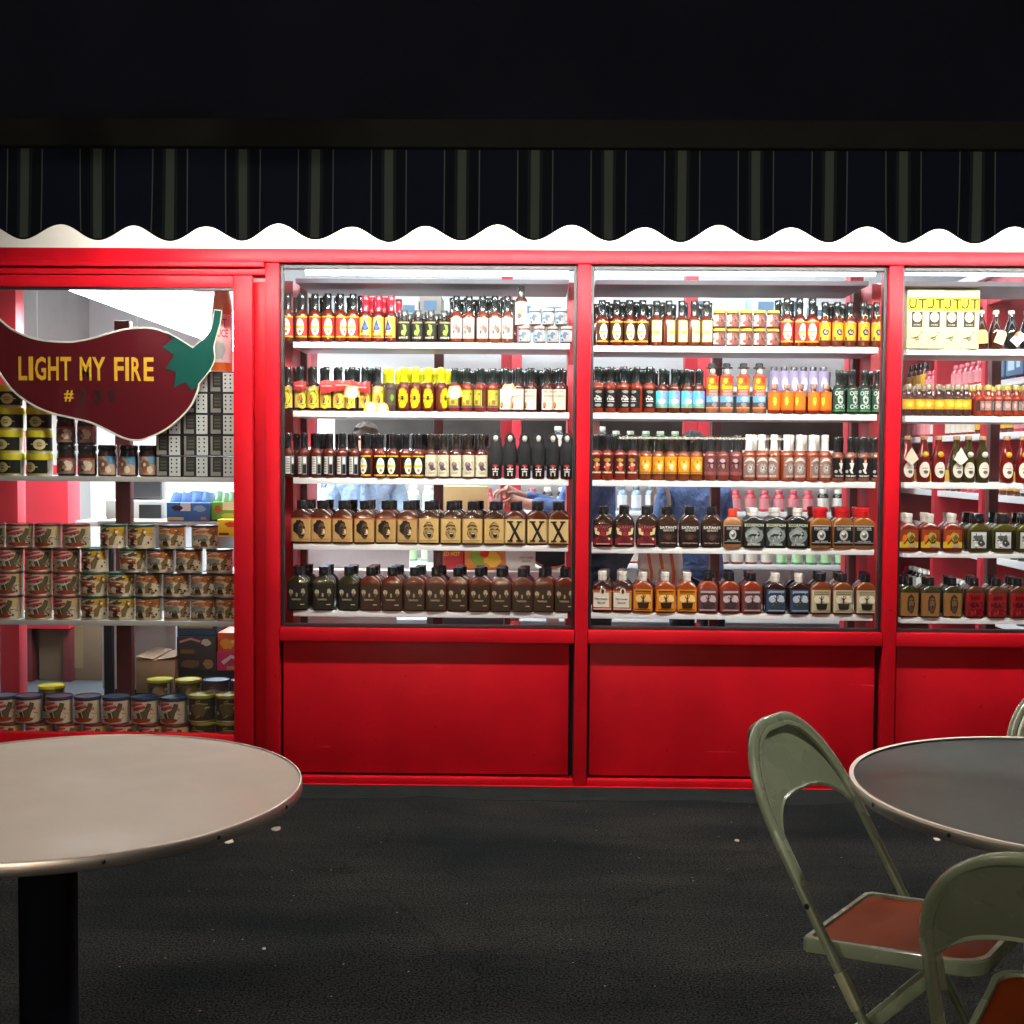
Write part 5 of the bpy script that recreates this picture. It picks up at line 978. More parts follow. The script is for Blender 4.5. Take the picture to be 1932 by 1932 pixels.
# back shelving: posts, boards, stock
BY = 8.55
bs = thing('wall_shelving', 'long white wall shelving full of jars at the back of the shop', 'shelving', (0, BY, .012))
lv = [.28, .66, 1.03, 1.46, 1.90]
for z in lv: part('shelf', bs, bx(-1.55, 2.5, 0, .38, z-.045, z-.012), M['shelf'], .002)
for x in (-1.6, -.1, 1.22, 2.55): part('upright', bs, bx(x-.04, x+.04, .0, .42, 0, 2.3), M['red_in'], .003)
part('top_shelf', bs, bx(-1.55, 2.5, 0, .42, 2.30, 2.33), M['shelf'], .002)
FAR = {}
def far(kind):
    if kind in FAR: return FAR[kind]
    r, h, sc, lb, cc = {'jarred': (.042, .13, '#8c2a20', 'd8cfc0', '#c0b8a8'), 'white': (.045, .17, '#d8d4cc', 'c8dcd4', '#e8e6e0'), 'red': (.040, .15, '#b43440', 'd88c90', '#c8485a'),
        'blue': (.036, .18, '#8a9cae', 'dfe6ea', '#6a7c90'), 'black': (.040, .16, '#1a1a1c', 'e0dcd0', '#dcd8cc'), 'green': (.040, .13, '#3c8a4c', 'b8d8a8', '#c8c8b8'), 'tall': (.034, .22, '#5a2418', 'd8a83a', '#1c2022')}[kind]
    m = MB().lathe([(r*.9, 0), (r, .005), (r, h*.12)], 14, mi=0); m.lathe([(r*1.002, h*.12), (r*1.002, h*.62)], 14, mi=1); m.lathe([(r, h*.62), (r*.9, h*.74), (r*.55, h*.82)], 14, mi=0); m.lathe([(r*.66, h*.82), (r*.66, h*.98), (r*.6, h)], 14, mi=2)
    FAR[kind] = m.mesh('shelf_bottle', [sauce(sc), PM(lb), capm(cc)]); return FAR[kind]
def fput(kind, x, y, z, label, group):
    o = link('shelf_bottle', far(kind)); o.location = (x, y, z); tag(o, label, 'bottle', group)
fr = random.Random(21)
KD = {'jarred': 'red jar', 'white': 'white bottle', 'red': 'pink bottle', 'blue': 'pale blue bottle', 'black': 'black jar', 'green': 'green jar', 'tall': 'tall yellow-label bottle'}
def fill(x, x1, z, ks, ups, place, where, grp, gap=.098):
    k = 0; sec = 1; cnt = {}; kind = ks[0]
    while x < x1:
        if k == 0: kind = fr.choice(ks); k = fr.randint(3, 6)
        k -= 1; s_ = sum(1 for q in ups if q < x)
        if s_ != sec: sec = s_; cnt = {}
        if min(abs(x-q) for q in ups) > .09:
            cnt[kind] = cnt.get(kind, 0)+1
            px, py = place(x); fput(kind, px, py, z+.0005, f"{KD[kind]}, {ORD[cnt[kind]]} in {ORD[sec]} section of {where}", grp)
        x += gap+fr.uniform(0, .012)
for z, ks, lvn in ((lv[0], ['white', 'jarred'], 'lowest'), (lv[1], ['jarred', 'green', 'white'], 'second lowest'), (lv[2], ['black', 'white', 'red', 'blue'], 'middle')):
    fill(-1.45, 2.44, z, ks, (-1.6, -.1, 1.22, 2.55), lambda x: (x, BY+.05), f'{lvn} shelf on the back wall', 'stock on the back wall shelving')
fill(.2, 1.1, lv[3], ['black', 'green'], (-1.6, -.1, 1.22, 2.55), lambda x: (x, BY+.05), 'upper shelf on the back wall', 'stock on the back wall shelving')
structure('shop_dark_wall_panel', bx(-1.5, 2.5, 9.38, 9.399, 1.3, 1.88), mat('dark_panel', (.07, .068, .062), .6, noise=.5, nscale=5))
# cartons on top of the back shelving
for i, (u0, u1, colr, lab, hh) in enumerate(((752, 790, '#8f8a86', 'grey', .15), (792, 832, '#6d655e', 'brown', .19), (908, 955, '#7fb894', 'pale green', .14), (962, 1012, '#9ec0b8', 'mint', .15), (1022, 1068, '#8fa8c0', 'pale blue', .14), (1122, 1150, '#a8c4d8', 'light blue', .16), (1310, 1345, '#b8c4c8', 'grey and white', .2), (1420, 1470, '#b9cdd6', 'white and blue', .20), (1474, 1522, '#c4d4da', 'blue-printed', .20), (1530, 1562, '#dcdcd4', 'plain white', .13))):
    x0, x1 = at(u0, 580, BY+.05).x, at(u1, 580, BY+.05).x; w = x1-x0
    t = thing('stock_carton', f'{lab} carton on top of the back wall shelving', 'box', ((x0+x1)/2, BY+.2, 2.3425), 0, 'cartons on top of the back shelving')
    part('box_body', t, bx(-w/2, w/2, -.15, .15, 0, hh), mat('carton_'+colr.strip('#'), colr, .6, noise=.06), .003)
    part('print', t, MB().box(-w*.3, w*.3, -.1515, -.1503, hh*.45, hh*.8).box(-w*.38, w*.1, -.1515, -.1503, hh*.15, hh*.3), PM('4d6278'), 0)
# right wall shelving running back
RX = 2.70
rs = thing('wall_shelving', 'red and white wall shelving running back along the right wall', 'shelving', (RX, 5.7, .012))
rl = [.48, .84, 1.20, 1.56, 1.86]
for z in rl: part('shelf', rs, bx(0, .36, .05, 3.3, z-.05, z-.012), M['shelf'], .002)
for y in (.0, .72, 1.55, 2.4, 3.3): part('upright', rs, bx(-.02, .36, y, y+.06, 0, 2.45), M['red_in'], .003)
part('top_rail', rs, bx(-.015, .05, 0, 3.36, 2.30, 2.44), M['red_in'], .003)
part('lamp_strip', rs, bx(-.05, .0, .1, 3.2, 2.45, 2.50), M['white'], .003)
part('price_card', rs, bx(-.035, -.031, .68, .80, 2.12, 2.27), PM('c4ccd2'), 0)
for z, lvn, ks in zip(rl, ('lowest', 'second', 'third', 'fourth', 'top'), (['black', 'red'], ['black', 'white', 'green'], ['tall', 'black', 'red'], ['jarred', 'tall', 'red'], ['tall', 'blue', 'red'])):
    fill(.15, 3.2, z, ks, (.03, .75, 1.58, 2.43, 3.33), lambda x: (RX+.06, 5.7+x), f'{lvn} shelf on the right wall', 'stock on the right wall shelving')
for i in range(3):
    y0 = 6.55+i*.27
    t = thing('gift_box', f'blue boxed set on the right wall shelving, {ORD[i+1]} from the front', 'box', (RX+.01, y0, 1.8725), 0, 'blue boxed sets')
    part('box_body', t, bx(-.028, .025, -.12, .12, 0, .13), mat('gift_blue', '#5a7496', .5, noise=.1), .002)
    part('print', t, MB().box(-.0295, -.0282, -.08, -.03, .04, .10).box(-.0295, -.0282, .0, .09, .03, .11), PM('b4d0e0'), 0)

# goods seen under the chilli sign: counter, printer, snack cartons, boxes
def lz3(y): return (1380+y/2.927)*.80735
def lz2(y): return (1030+y/2.927)*.80735
CYY = 6.35
ctr = thing('shop_counter', 'pale counter block behind the nut tins in the left window', 'counter', (at(285, 1200, CYY).x, CYY+.3, .012))
wct = at(330, 1200, CYY).x-at(240, 1200, CYY).x
cx0 = at(193, 1300, CYY).x-at(285, 1200, CYY).x; cx1 = at(332, 1300, CYY).x-at(285, 1200, CYY).x
zc = at(250, lz2(548), CYY).z-.012
part('counter_body', ctr, bx(cx0, cx1, -.3, .3, 0.15, zc-.03), mat('counter_white', (.62, .66, .70), .4, noise=.04), .004)
part('counter_top', ctr, bx(cx0-.12, cx1+.02, -.34, .32, zc-.029, zc), mat('counter_top', (.72, .74, .72), .35, noise=.04), .004)
part('counter_base', ctr, bx(cx0+.05, cx1-.05, -.25, .25, 0.0, 0.149), M['gap'], 0)
# till with screen and printer
tl = thing('cash_till', 'white till with dark screen on the shop counter', 'till', (at(270, 1100, CYY).x, CYY, zc+.0125))
part('till_body', tl, bx(-.16, .16, -.1, .12, 0, .11), mat('till_plastic', (.6, .6, .58), .4), .006); part('screen', tl, bx(-.12, .10, -.02, .01, .12, .36), mat('screen_dark', (.05, .05, .055), .2), .004); part('screen_frame', tl, bx(-.14, .12, .0105, .03, .105, .38), mat('till_plastic', '#aaaaaa', .4), .005); part('keypad', tl, bx(.02, .13, -.125, -.10, .02, .09), M['black'], .003)
def pack(u0, u1, v0, v1, Y, d, base, ops, label, cat='box', name='snack_carton', z0=None):
    a, b = at(u0, v1, Y), at(u1, v0, Y); w, h = b.x-a.x, b.z-a.z
    t = thing(name, label, cat, ((a.x+b.x)/2, Y+d/2, a.z if z0 is None else z0))
    part('box_body', t, bx(-w/2, w/2, -d/2, d/2, 0, h), mat('pack_'+base.strip('#'), base, .5, noise=.08, nscale=18), .003)
    if ops: link('print', art_mesh('carton_print', ops, flatmap(w/2, d/2, 0, h), step=0), t)
    return t, w, h
def bags(t, w, h, colr, seed):
    r = random.Random(seed)
    for i in range(4):
        m = MB(); x = -w*.36+w*.24*i; rg = []
        for k, (z, sc_) in enumerate(((h*.5, .6), (h*.8, 1.0), (h*1.1, 1.05), (h*1.35, .8), (h*1.5, .75))):
            rg.append([(x+w*.16*sc_*math.cos(a)*(1+.12*r.random()), .05*sc_*math.sin(a)*(1+.2*r.random())-.03, z+.012*r.random()) for a in [2*PI*q/12 for q in range(12)]])
        part('snack_bag', t, m.loft(rg), mat('bag_'+colr.strip('#'), colr, .25, noise=.25, nscale=30), 0, 50)
t, w, h = pack(lu(1140), lu(1432), lz2(425), lz2(550), 5.98, .26, '#2f62a8', [R(-.95, .05, -.2, .22, 'b8a468'), R(-.35, .55, .12, .98, 'dfe6ee'), B(-.5, .7, .3, .18, '3a2c3c', 4), B(.55, .7, .35, .2, '7ca4d4', 5), R(.6, .1, .85, .22, 'd8808c')], 'blue snack carton with pale blue bags behind the nut tins'); bags(t, w, h, '#7aa8d8', 4)
t, w, h = pack(lu(1445), lu(1640), lz2(420), lz2(540), 6.0, .26, '#5c9a34', [R(-.2, .55, .7, 1, 'e2e6e0'), B(-.5, .6, .3, .26, 'a04c34', 5), B(.2, .25, .6, .18, 'a8b46c', 6)], 'green snack carton with pale bags behind the nut tins'); bags(t, w, h, '#a8d4c0', 5)
t, w, h = pack(lu(1488), lu(1660), lz2(540), lz2(655), 5.9, .26, '#d8c81c', [B(.1, .7, .6, .2, 'c85a2c', 4), R(-.9, .08, -.1, .22, '7a3a1c')], 'yellow snack carton under the green one')
pack(lu(1432), lu(1500), lz2(655), lz2(900), 5.9, .3, '#777570', [], 'grey stand under the snack cartons', 'stand', 'carton_stand')
snack = thing('display_table', 'low dark display table carrying the snack cartons', 'table', (at(350, 1200, 6.1).x, 6.1, .012))
tw = .62
zt3 = at(350, lz2(551), 5.98).z-.012
part('table_board', snack, bx(-.40, .5, -.12, .3, zt3-.03, zt3-.001), M['greyshelf'], .003)
for x in (-.36, .45):
    for y in (-.08, .26): part('leg', snack, bx(x-.02, x+.02, y-.02, y+.02, 0, zt3-.031), M['gap'], .002)
# cardboard boxes and cartons low down
pack(lu(1210), lu(1478), lz3(318), lz3(545), 5.95, .30, '#2c2220', [L([(-.85, .84), (-.3, .94), (.2, .86)], .16, 'c88e94', .4), B(.5, .84, .3, .12, 'cfc8c0', 5), R(-.8, .5, -.1, .62, '7a5a34'), B(-.3, .2, .6, .16, '6d5238', 6), B(.6, .2, .3, .16, 'a07c54', 7)], 'dark brown snack carton low in the left window')
pack(lu(1482), lu(1680), lz3(420), lz3(548), 5.95, .30, '#b81c5c', [L([(-.6, .4), (0, .75), (.8, .6)], .35, 'dcc0c8', .5), R(-.3, .06, .9, .24, 'b89a5a')], 'pink snack carton low in the left window')
pack(lu(1488), lu(1680), lz3(290), lz3(418), 5.96, .30, '#c8561c', [B(-.3, .4, .6, .34, 'e0a040', 4), B(.5, .7, .4, .2, '7c8a3c', 5), L([(0, .5), (.5, .7), (.9, .65)], .2, 'd8d0bc', .5)], 'orange snack carton stacked on the pink one')
pack(lu(1212), lu(1480), lz3(240), lz3(316), 5.96, .28, '#24486c', [T('KILL YO', -.35, .84, .9, .24, 'c8b83c'), T('ASS HOT', .42, .84, .8, .24, 'c8b83c')] if False else [R(-.9, .75, .8, .95, 'b8a83c')], 'dark blue carton stacked on the dark brown one')
st2 = thing('carton_stand', 'black stand under the brown and pink cartons', 'stand', (at(lu(1440), 1300, 5.95).x, 6.1, .012)); part('stand_body', st2, bx(-.34, .34, -.14, .14, 0, at(400, lz3(547), 5.95).z-.0125), M['gap'], .003)
t, w, h = pack(lu(930), lu(1195), lz3(478), lz3(700), 5.9, .32, '#94785a', [R(-.95, .96, .95, .965, '6d563c')], 'closed cardboard box on the floor behind the centre post', 'box', 'cardboard_box')
for q in (-1, 1): part('flap', t, MB().add([(q*.01, -.16, h+.002), (q*.01, .16, h+.002), (q*w/2, .16, h+.014), (q*w/2, -.16, h+.014), (q*.01, -.16, h+.005), (q*.01, .16, h+.005), (q*w/2, .16, h+.017), (q*w/2, -.16, h+.017)], [(0, 1, 2, 3), (4, 7, 6, 5), (0, 3, 7, 4), (1, 5, 6, 2), (0, 4, 5, 1), (3, 2, 6, 7)]), mat('cardboard_flap', (.34, .23, .14), .8, noise=.1))
p_ = at(lu(575), lz3(630), 7.5)
for j, (hh, ww) in enumerate(((.37, .48), (.30, .46))):
    t = thing('cardboard_box', ['large brown cardboard box on the shop floor', 'cardboard box stacked on the large one'][j], 'box', (p_.x-.02*j, 7.6, .0125+(.3705 if j else 0)), .03*j)
    part('box_body', t, bx(-ww/2, ww/2, -.2, .2, 0, hh), mat('cardboard_box', '#6b5844', .8, noise=.15, nscale=8), .003); part('tape', t, bx(-.03, .03, -.2015, -.2003, hh*.2, hh*.98), mat('tape', '#7d6a50', .4), 0)
# inflatable bottle ornament at the right of the chilli sign
p_ = at(l8(1790), (650+800/3.45)*.80735, 5.46)
ZI = LZ[0]+5*.0912-.0012
t = thing('ornament_bottle', 'big pink and white sauce bottle ornament beside the chilli stem', 'ornament', (p_.x-.01, 5.50, ZI))
part('bottle_body', t, MB().lathe([(.042, 0), (.048, .01), (.048, .28), (.04, .34), (.022, .44), (.018, .52)], 20), mat('ornament_skin', '#c98a6a', .3, noise=.15, nscale=25)); part('cap', t, MB().lathe([(.026, .52), (.03, .54), (.03, .64), (.024, .68)], 16), mat('ornament_cap', '#cc4458', .35, noise=.25, nscale=40))
link('label', art_mesh('ornament_label', [R(-1, 0, 1, 1, 'e6d8d4'), T('HOT', 0, .85, 1.1, .14, 'd05a70'), T('SAUCE', 0, .66, 1.3, .14, 'd05a70'), B(0, .35, .5, .2, 'b8c4c0', 4), R(-1, 0, 1, .14, 'd8702c')], cylmap(.048, .02, .27)), t)

# stacked packages behind the dark flasks (first bottle window) and behind the middle one
def lowpack(bay, x0, x1, v0, v1, Y, base, ops, label, **k): return pack(zu(bay, x0), zu(bay, x1), v0, v1, Y, .2, base, ops, label, **k)
tb = thing('display_table', 'white display table behind the first bottle window', 'table', (at(760, 1100, 6.3).x, 6.45, .012))
zt4 = at(800, 1075, 6.2).z-.012
part('table_board', tb, bx(-.75, .85, -.3, .3, zt4-.04, zt4), M['white'], .004)
for x in (-.68, .78): part('leg', tb, bx(x-.03, x+.03, -.25, .25, 0, zt4-.041), M['white'], .004)
part('front_panel', tb, bx(-.70, -.02, -.275, -.255, .1, zt4-.042), M['white'], .003)
ZB = zt4+.0125
for x0, x1, dv, base, ops, lab in ((1030, 1188, 42, '#b01e24', [T('RED HOT', 0, .72, 1.5, .2, 'd8b83c')], 'red packet lettered in yellow behind the dark flasks'), (1194, 1448, 44, '#c8702c', [B(-.3, .5, .5, .4, '8a9c3c', 4), B(.4, .5, .5, .4, 'd8b040', 5), B(0, .7, .3, .2, 'c43c24', 6)], 'orange and green picture packet behind the dark flasks'), (1452, 1640, 40, '#c9c6be', [T('HOT STUFF', .4, .6, .9, .09, '5c5c5c'), T('SAUCE', .4, .42, .6, .09, '5c5c5c')], 'pale grey printed box behind the dark flasks')):
    pack(zu(1, x0), zu(1, x1), 1075-dv, 1075, 6.2, .2, base, ops, lab, 'packet', 'snack_packet', ZB)
pack(572, 772, 1028, 1075, 6.25, .03, '#dfe6ea', [], 'white board standing on the display table behind the dark flasks', 'board', 'white_board', ZB)
# round-like orange ring on dark disc
q_ = at(zu(1, 1720), 1060, 6.3)
t = thing('round_platter', 'dark round platter with orange rim behind the flasks', 'platter', (q_.x+.02, 6.32, ZB)); m = MB().lathe([(0, -.004), (.15, -.004), (.155, 0), (.15, .008), (0, .008)], 40); m.v = [(x, z, y+.155) for x, y, z in m.v]; part('disc', t, m, M['gap']); m = MB().sweep([(.150*math.cos(a), -.004, .155+.150*math.sin(a)) for a in [2*PI*k/40 for k in range(40)]], .012, .012, up=(0, 1, 0), n=8, closed=True); part('rim', t, m, mat('orange_rim', '#d8681c', .4))
# carton stack and beige board behind the faces
pack(zu(1, 1035), zu(1, 1340), 918, 975, 6.6, .2, '#c8ae7c', [], 'beige cardboard box behind the laughing-face flasks', 'box', 'cardboard_box', at(800, 975, 6.6).z)
tb2 = thing('display_stand', 'dark plinth under the beige cardboard box', 'stand', (at(zu(1, 1190), 975, 6.6).x, 6.75, .012)); part('plinth', tb2, bx(-.2, .22, -.12, .12, 0, at(800, 975, 6.6).z-.0125), M['grey'], .004)

# ---------------------------------------------------------------- people browsing
def skin_mesh(name, J, E_, m, lvl=2, parent=None):
    me = bpy.data.meshes.new(name); me.from_pydata([j[0] for j in J], E_, [])
    o = bpy.data.objects.new(name, me); col.objects.link(o)
    sk = o.modifiers.new('skin', 'SKIN'); ss = o.modifiers.new('sub', 'SUBSURF'); ss.levels = lvl; ss.render_levels = lvl; sk.use_smooth_shade = True
    for i, j in enumerate(J):
        r = j[1]; me.skin_vertices[0].data[i].radius = r if isinstance(r, tuple) else (r, r)
    me.skin_vertices[0].data[0].use_root = True
    dg = bpy.context.evaluated_depsgraph_get(); dg.update(); ev = o.evaluated_get(dg)
    nm = bpy.data.meshes.new_from_object(ev); bpy.data.objects.remove(o); bpy.data.meshes.remove(me)
    nm.materials.clear(); nm.materials.append(m); nm.name = name
    nm.polygons.foreach_set('use_smooth', [True]*len(nm.polygons))
    return link(name, nm, parent)
def person(label, loc_, rz, shirt, trousers, hair, Rh, Lh, lean=0.0, sc=1.0, hat=None):
    """Rh / Lh: (elbow, wrist) of each arm, local x right, y forward, z up."""
    t = thing('person', label, 'person', loc_, rz); t.scale = (sc, sc, sc)
    hip, ch_, nk, hd = Vector((0, 0, .95)), Vector((0, lean*.5, 1.30)), Vector((0, lean*.9, 1.50)), Vector((0, lean+.03, 1.65))
    J = [(hip, (.15, .11)), (Vector((0, lean*.25, 1.12)), (.14, .105)), (ch_, (.165, .115)), (Vector((0, lean*.8, 1.42)), (.13, .085)), (nk, .056), (Vector((0, lean*.95, 1.555)), .062), (hd, (.077, .092)), (Vector((0, lean+.035, 1.74)), (.066, .078))]
    E_ = [(i, i+1) for i in range(7)]
    limbs = []
    for s, (el, wr) in ((1, Rh), (-1, Lh)):
        sh = Vector((s*.185, lean*.75, 1.40)); el, wr = Vector(el), Vector(wr); d = (wr-el).normalized()
        k = len(J); J += [(sh, .058), (sh.lerp(el, .5), .048), (el, .042), (el.lerp(wr, .45), .038), (wr, (.026, .030)), (wr+d*.05, (.018, .038)), (wr+d*.09, (.014, .038))]
        E_ += [(3, k)]+[(k+i, k+i+1) for i in range(6)]; limbs.append((sh, el, wr, d, s))
        # fingers, thumb from the side of the palm
        side = d.cross(Vector((0, 0, 1))).normalized()
        dn = side.cross(d).normalized()
        for f in range(4):
            b_ = wr+d*.085+side*(f-1.5)*.019; k2 = len(J); L_ = (.030, .036, .034, .026)[f]
            J += [(b_, .0085), (b_+d*L_-dn*.010, .008), (b_+d*L_*1.5-dn*.034, .0072), (b_+d*L_*1.35-dn*.055, .0062)]; E_ += [(k+6, k2), (k2, k2+1), (k2+1, k2+2), (k2+2, k2+3)]
        b_ = wr+d*.03+side*(-s)*.03; k2 = len(J); J += [(b_, .011), (b_+d*.028+side*(-s)*.020, .010), (b_+d*.056+side*(-s)*.022-dn*.014, .0085)]; E_ += [(k+5, k2), (k2, k2+1), (k2+1, k2+2)]
    for s in (-1, 1):
        k = len(J); J += [(Vector((s*.095, 0, .86)), .090), (Vector((s*.105, .01, .50)), .060), (Vector((s*.11, -.01, .28)), .052), (Vector((s*.11, -.02, .075)), .040), (Vector((s*.12, .13, .03)), (.040, .026))]
        E_ += [(0, k)]+[(k+i, k+i+1) for i in range(4)]
    skin_mesh('body', J, E_, M['skin'], 2, t)
    # shirt over torso and arms
    S_ = [(Vector((0, 0, .83)), (.185, .140)), (Vector((0, 0, .95)), (.175, .132)), (Vector((0, lean*.25, 1.12)), (.158, .120)), (ch_, (.180, .130)), (Vector((0, lean*.8, 1.425)), (.145, .098)), (nk+Vector((0, 0, .0)), .080), (nk+Vector((0, .004, .035)), .074)]
    e2 = [(i, i+1) for i in range(6)]
    for sh, el, wr, d, s in limbs:
        k = len(S_); S_ += [(sh, .072), (sh.lerp(el, .5), .060), (el, .054), (el.lerp(wr, .5), .049), (el.lerp(wr, .9), .044)]; e2 += [(4, k)]+[(k+i, k+i+1) for i in range(4)]
    skin_mesh('shirt', S_, e2, shirt, 2, t)
    part('placket', t, MB().sweep([(0, .135+lean*.2, .95), (0, .132+lean*.4, 1.15), (0, .140+lean*.7, 1.32), (0, .105+lean*.9, 1.46)], .034, .008, n=8, up=(0, 1, 0)), shirt, 0, 60)
    for s in (-1, 1): part('collar', t, MB().sweep([(s*.075, lean*.9+.01, 1.535), (s*.055, lean*.9+.075, 1.505), (s*.018, lean*.9+.105, 1.455)], .010, .05, n=8), shirt, 0, 60)
    T_ = [(Vector((0, 0, 1.0)), (.168, .128))]; e3 = []
    for s in (-1, 1):
        k = len(T_); T_ += [(Vector((s*.095, 0, .84)), .108), (Vector((s*.105, .01, .50)), .074), (Vector((s*.11, -.01, .28)), .066), (Vector((s*.11, -.02, .09)), .060)]; e3 += [(0, k)]+[(k+i, k+i+1) for i in range(3)]
    skin_mesh('trousers', T_, e3, trousers, 2, t)
    hm = MB(); hc = hd+Vector((0, -.012, .035)); rg = []
    for i in range(9):
        a = PI*.02+PI*.56*i/8; rg.append([(hc.x+.094*math.sin(a)*math.cos(b), hc.y+.106*math.sin(a)*math.sin(b)-(.02 if i > 5 else 0), hc.z+.100*math.cos(a)+(.03*max(0, math.sin(b)) if i > 4 else 0)) for b in [2*PI*q/20 for q in range(20)]])
    hr = random.Random(int(sc*1000)); rg = [[(x+hr.uniform(-.008, .008), y+hr.uniform(-.008, .008), z+hr.uniform(-.007, .007)) for x, y, z in q] for q in rg]
    part('hair', t, hm.loft(rg), hair, 0, 25)
    for s in (-1, 1):
        part('eye', t, MB().lathe([(0, -.009), (.007, -.006), (.010, 0), (.007, .006), (0, .009)], 10, 0, 0), mat('eye_dark', '#241c1a', .2)).location = (s*.032, lean+.108, 1.675)
        part('ear', t, MB().lathe([(0, -.028), (.012, -.018), (.015, 0), (.012, .018), (0, .028)], 10), M['skin']).location = (s*.082, lean+.02, 1.655)
    part('nose', t, MB().loft([[(.006*math.cos(a), .006*math.sin(a), .03) for a in [2*PI*q/8 for q in range(8)]], [(.015*math.cos(a), .016+.014*math.sin(a), -.012) for a in [2*PI*q/8 for q in range(8)]], [(.008*math.cos(a), .010+.008*math.sin(a), -.020) for a in [2*PI*q/8 for q in range(8)]]]), M['skin'], 0, 60).location = (0, lean+.108, 1.655)
    part('mouth', t, MB().sweep([(-.022, lean+.112, 1.607), (0, lean+.120, 1.605), (.022, lean+.112, 1.607)], .008, .010, n=8), mat('lips', '#9a4a44', .4))
    if hat:
        hh = MB().lathe([(.10, 0), (.104, .02), (.098, .06), (.06, .10), (0, .112)], 20); o = part('cap', t, hh, hat, 0, 50); o.location = (0, lean+.015, 1.70)
        part('cap_peak', t, MB().loft([[(.075*math.cos(a), .08+.09*math.sin(a)*f, z) for a in [PI*q/10 for q in range(11)]] for f, z in ((1, .012), (1, .018))]), hat, 0, 50).location = (0, lean+.015, 1.70)
    return t
cl = lambda n, c, s=9: mat(n, c, .85, noise=.30, nscale=s, bump=1.0, bscale=9, bdist=.05)
blue1, denim, dkden = cl('pale_blue_shirt', '#8fa6c0'), cl('denim_shirt', '#5a74a4'), cl('dark_jeans', '#1f2b40')
p1 = at(692, 900, 6.95)
person('person in a pale blue shirt facing the window with arms crossed', (p1.x, 6.95, .012), PI, blue1, dkden, mat('brown_hair', '#3a2a20', .7), ((.27, .08, 1.12), (.05, .24, 1.10)), ((-.27, .08, 1.12), (-.06, .27, 1.13)), .02, .885)
p2 = at(1125, 900, 6.35)
person('person in a denim shirt reaching out behind the window post', (p2.x, 6.35, .012), math.radians(100), denim, dkden, mat('dark_hair', '#1f1814', .7), ((.12, .16, 1.16), (.05, .42, 1.24)), ((-.20, .12, 1.16), (-.05, .40, 1.20)), .04, .96)
p3 = at(1320, 900, 6.5)
person('person in a blue denim jacket leaning over behind the dark flasks', (p3.x, 6.5, .012), math.radians(15), denim, dkden, mat('black_hair', '#171310', .7), ((.26, .14, 1.08), (.14, .36, .98)), ((-.27, .05, 1.10), (-.20, .20, .88)), .10, .86)
# shoulder bag and striped cloth near the third person
q_ = at(zu(2, 485), 1055, 6.3)
t = thing('tote_bag', 'white and orange striped tote bag beside the denim jacket', 'bag', (q_.x, 6.25, q_.z-.16))
part('bag_body', t, MB().loft([[(.10*k*math.cos(a)*1.1, .05*k*math.sin(a), z) for a in [2*PI*q/16 for q in range(16)]] for z, k in ((0, .8), (.02, 1.0), (.15, 1.05), (.30, .9), (.34, .8))]), mat('striped_bag', '#dcd2c6', .8, noise=.1), 0, 60)
for x in (-.06, .0, .055): part('stripe', t, MB().loft([[(x+.008*s+.01*math.sin(z*20), -.055-.0015*d, z) for s, d in ((-1, 0), (1, 0), (1, 1), (-1, 1))] for z in (.02, .1, .2, .3)]), PM('d0602c'), 0, 0)
part('strap', t, MB().sweep([(-.05, 0, .33), (-.04, .03, .5), (.0, .05, .62), (.04, .03, .5), (.05, 0, .33)], .02, .005, n=6), mat('strap_web', '#c8bcae', .8))

# ================================================================ WARM PENDANT LAMPS over the terrace (their reflections show in the glass)
def mirror_lamp(u, v, Y):           # a lamp whose mirror image in the panes stands at u, v
    p = at(u, v, 2*5.15-Y); return (p.x, Y, p.z)
SHADE = emis('lit_glass_shade', '#ffa860', 120); sn_ = SHADE.node_tree.nodes; sl_ = SHADE.node_tree.links   # frosted glass: mostly lets the bulb through
so_ = [n_ for n_ in sn_ if n_.type == 'OUTPUT_MATERIAL'][0]; tb_ = sn_.new('ShaderNodeBsdfTransparent'); ms_ = sn_.new('ShaderNodeMixShader'); ms_.inputs[0].default_value = .25
sl_.new(tb_.outputs[0], ms_.inputs[1]); sl_.new(sn_['Principled BSDF'].outputs[0], ms_.inputs[2]); sl_.new(ms_.outputs[0], so_.inputs[0])
lamps = [(664, 741, -3.0), (858, 741, -3.0), (960, 738, -3.0), (700, 769, -5.2), (722, 771, -5.8)]
lp = None
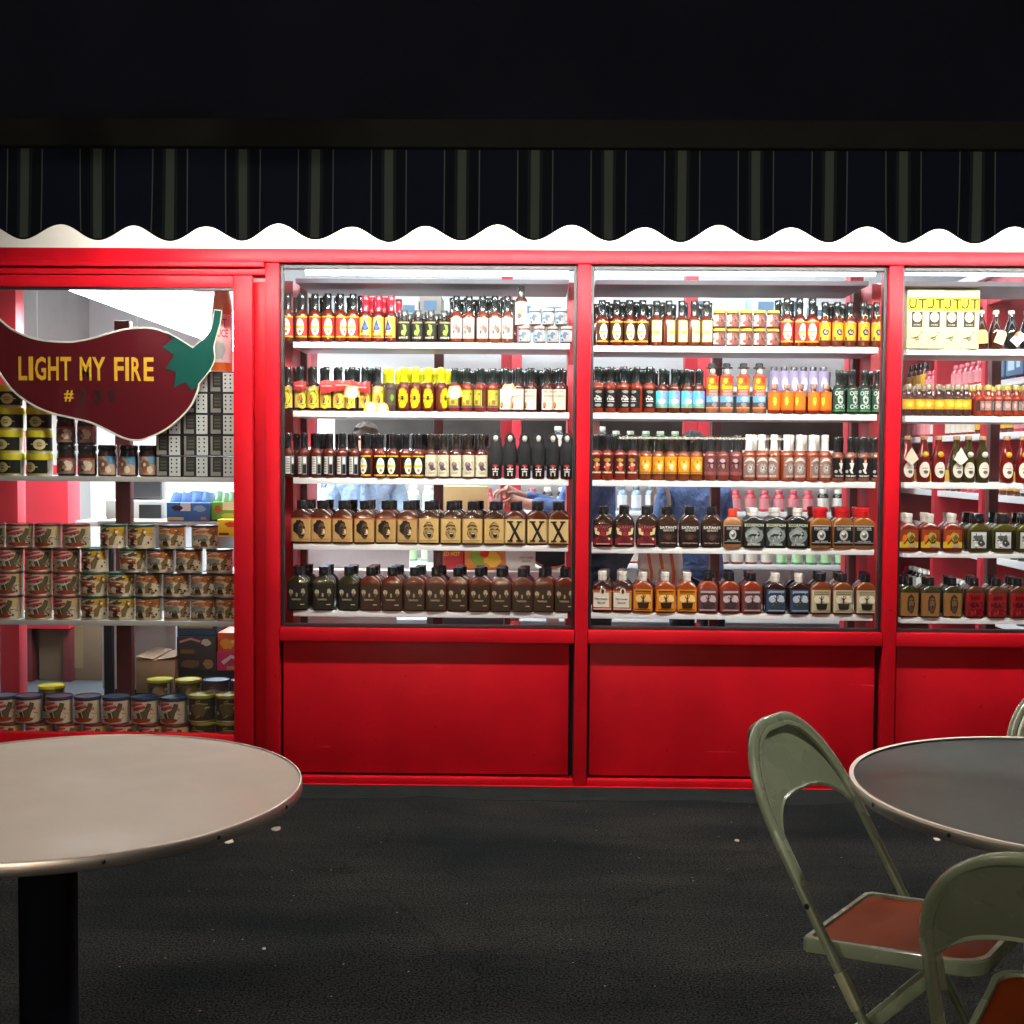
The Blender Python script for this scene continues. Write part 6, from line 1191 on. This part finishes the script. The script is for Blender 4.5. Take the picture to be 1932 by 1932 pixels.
for i, (u, v, Y) in enumerate(lamps):
    x, y, z = mirror_lamp(u, v, Y)
    nm = ['warm pendant lamp mirrored left in the first bottle window', 'warm pendant lamp mirrored over the olive-label bottles', 'warm pendant lamp mirrored over the cream-label bottles', 'warm pendant lamp far back mirrored left of the grey bottle', 'farthest warm pendant lamp mirrored low in the left window'][i]
    t = thing('pendant_lamp', nm, 'lamp', (x, y, z), 0, 'warm pendant lamps over the terrace')
    if lp is None:
        lp = [('bulb', MB().lathe([(0, -.055), (.03, -.045), (.05, -.015), (.05, .01), (.03, .04), (.018, .055)], 18).mesh('bulb', M['bulb'])),
              ('glass_shade', MB().loft([[(r*math.cos(a), r*math.sin(a), z_) for a in [2*PI*q/24 for q in range(24)]] for r, z_ in ((.092, -.045), (.085, -.02), (.078, .02), (.066, .055), (.045, .075), (.041, .073), (.062, .052), (.073, .018), (.080, -.02), (.087, -.045))], 0, False, False).mesh('glass_shade', SHADE)),
              ('shade', MB().loft([[(r*math.cos(a), r*math.sin(a), z_) for a in [2*PI*q/28 for q in range(28)]] for r, z_ in ((.05, .076), (.052, .10), (.02, .115), (.018, .112), (.044, .098), (.043, .078))], 0, False, False).mesh('lamp_shade', mat('shade_enamel', '#c8b498', .4))),
              ('cord', MB().sweep([(0, 0, .09), (0, 0, 1.6)], .006, .006, n=6, up=(0, 1, 0)).mesh('lamp_cord', M['black']))]
    for n_, me in lp: link(n_, me, t)

# two added, unseen pendants light the tables; deep shades hide bulbs from the panes
deep = [('bulb', lp[0][1]), ('shade', MB().loft([[(r*math.cos(a), r*math.sin(a), z_) for a in [2*PI*q/28 for q in range(28)]] for r, z_ in ((.17, -.12), (.15, -.02), (.10, .07), (.04, .11), (.035, .108), (.094, .066), (.144, -.022), (.164, -.12))], 0, False, False).mesh('lamp_shade', mat('shade_dark', '#3a3c38', .5))), ('cord', lp[2][1])]
for x, y, w_ in ((-1.22, 1.75, 'beige table'), (1.45, 1.95, 'metal table')):
    t = thing('pendant_lamp', f'added deep-shaded pendant lamp out of view, lighting the {w_}', 'lamp', (x, y, 2.45), 0, 'warm pendant lamps over the terrace')
    for n_, me in deep: link(n_, me, t)
# lit edge strip of the stall across the lane, seen only as a thin line mirrored in the second bottle window
a_, b_ = mirror_lamp(1168, 828, -4.0), mirror_lamp(1478, 826, -4.0)
t = thing('fluorescent_light', 'thin lit strip across the lane, mirrored as a line in the second bottle window', 'light', (a_[0], -4.0, (a_[2]+b_[2])/2))
part('tube', t, MB().loft([[(x, .012*math.cos(w), .012*math.sin(w)) for w in [2*PI*k/10 for k in range(10)]] for x in (0, b_[0]-a_[0])]), emis('strip_light', '#fff2d8', 26))
part('lamp_housing', t, bx(-.03, b_[0]-a_[0]+.03, -.05, -.013, -.02, .02), M['white'], .002)
for x in (.2, b_[0]-a_[0]-.2): part('stand_post', t, bx(x-.012, x+.012, -.06, -.0505, -t.location.z, .0), M['black'])
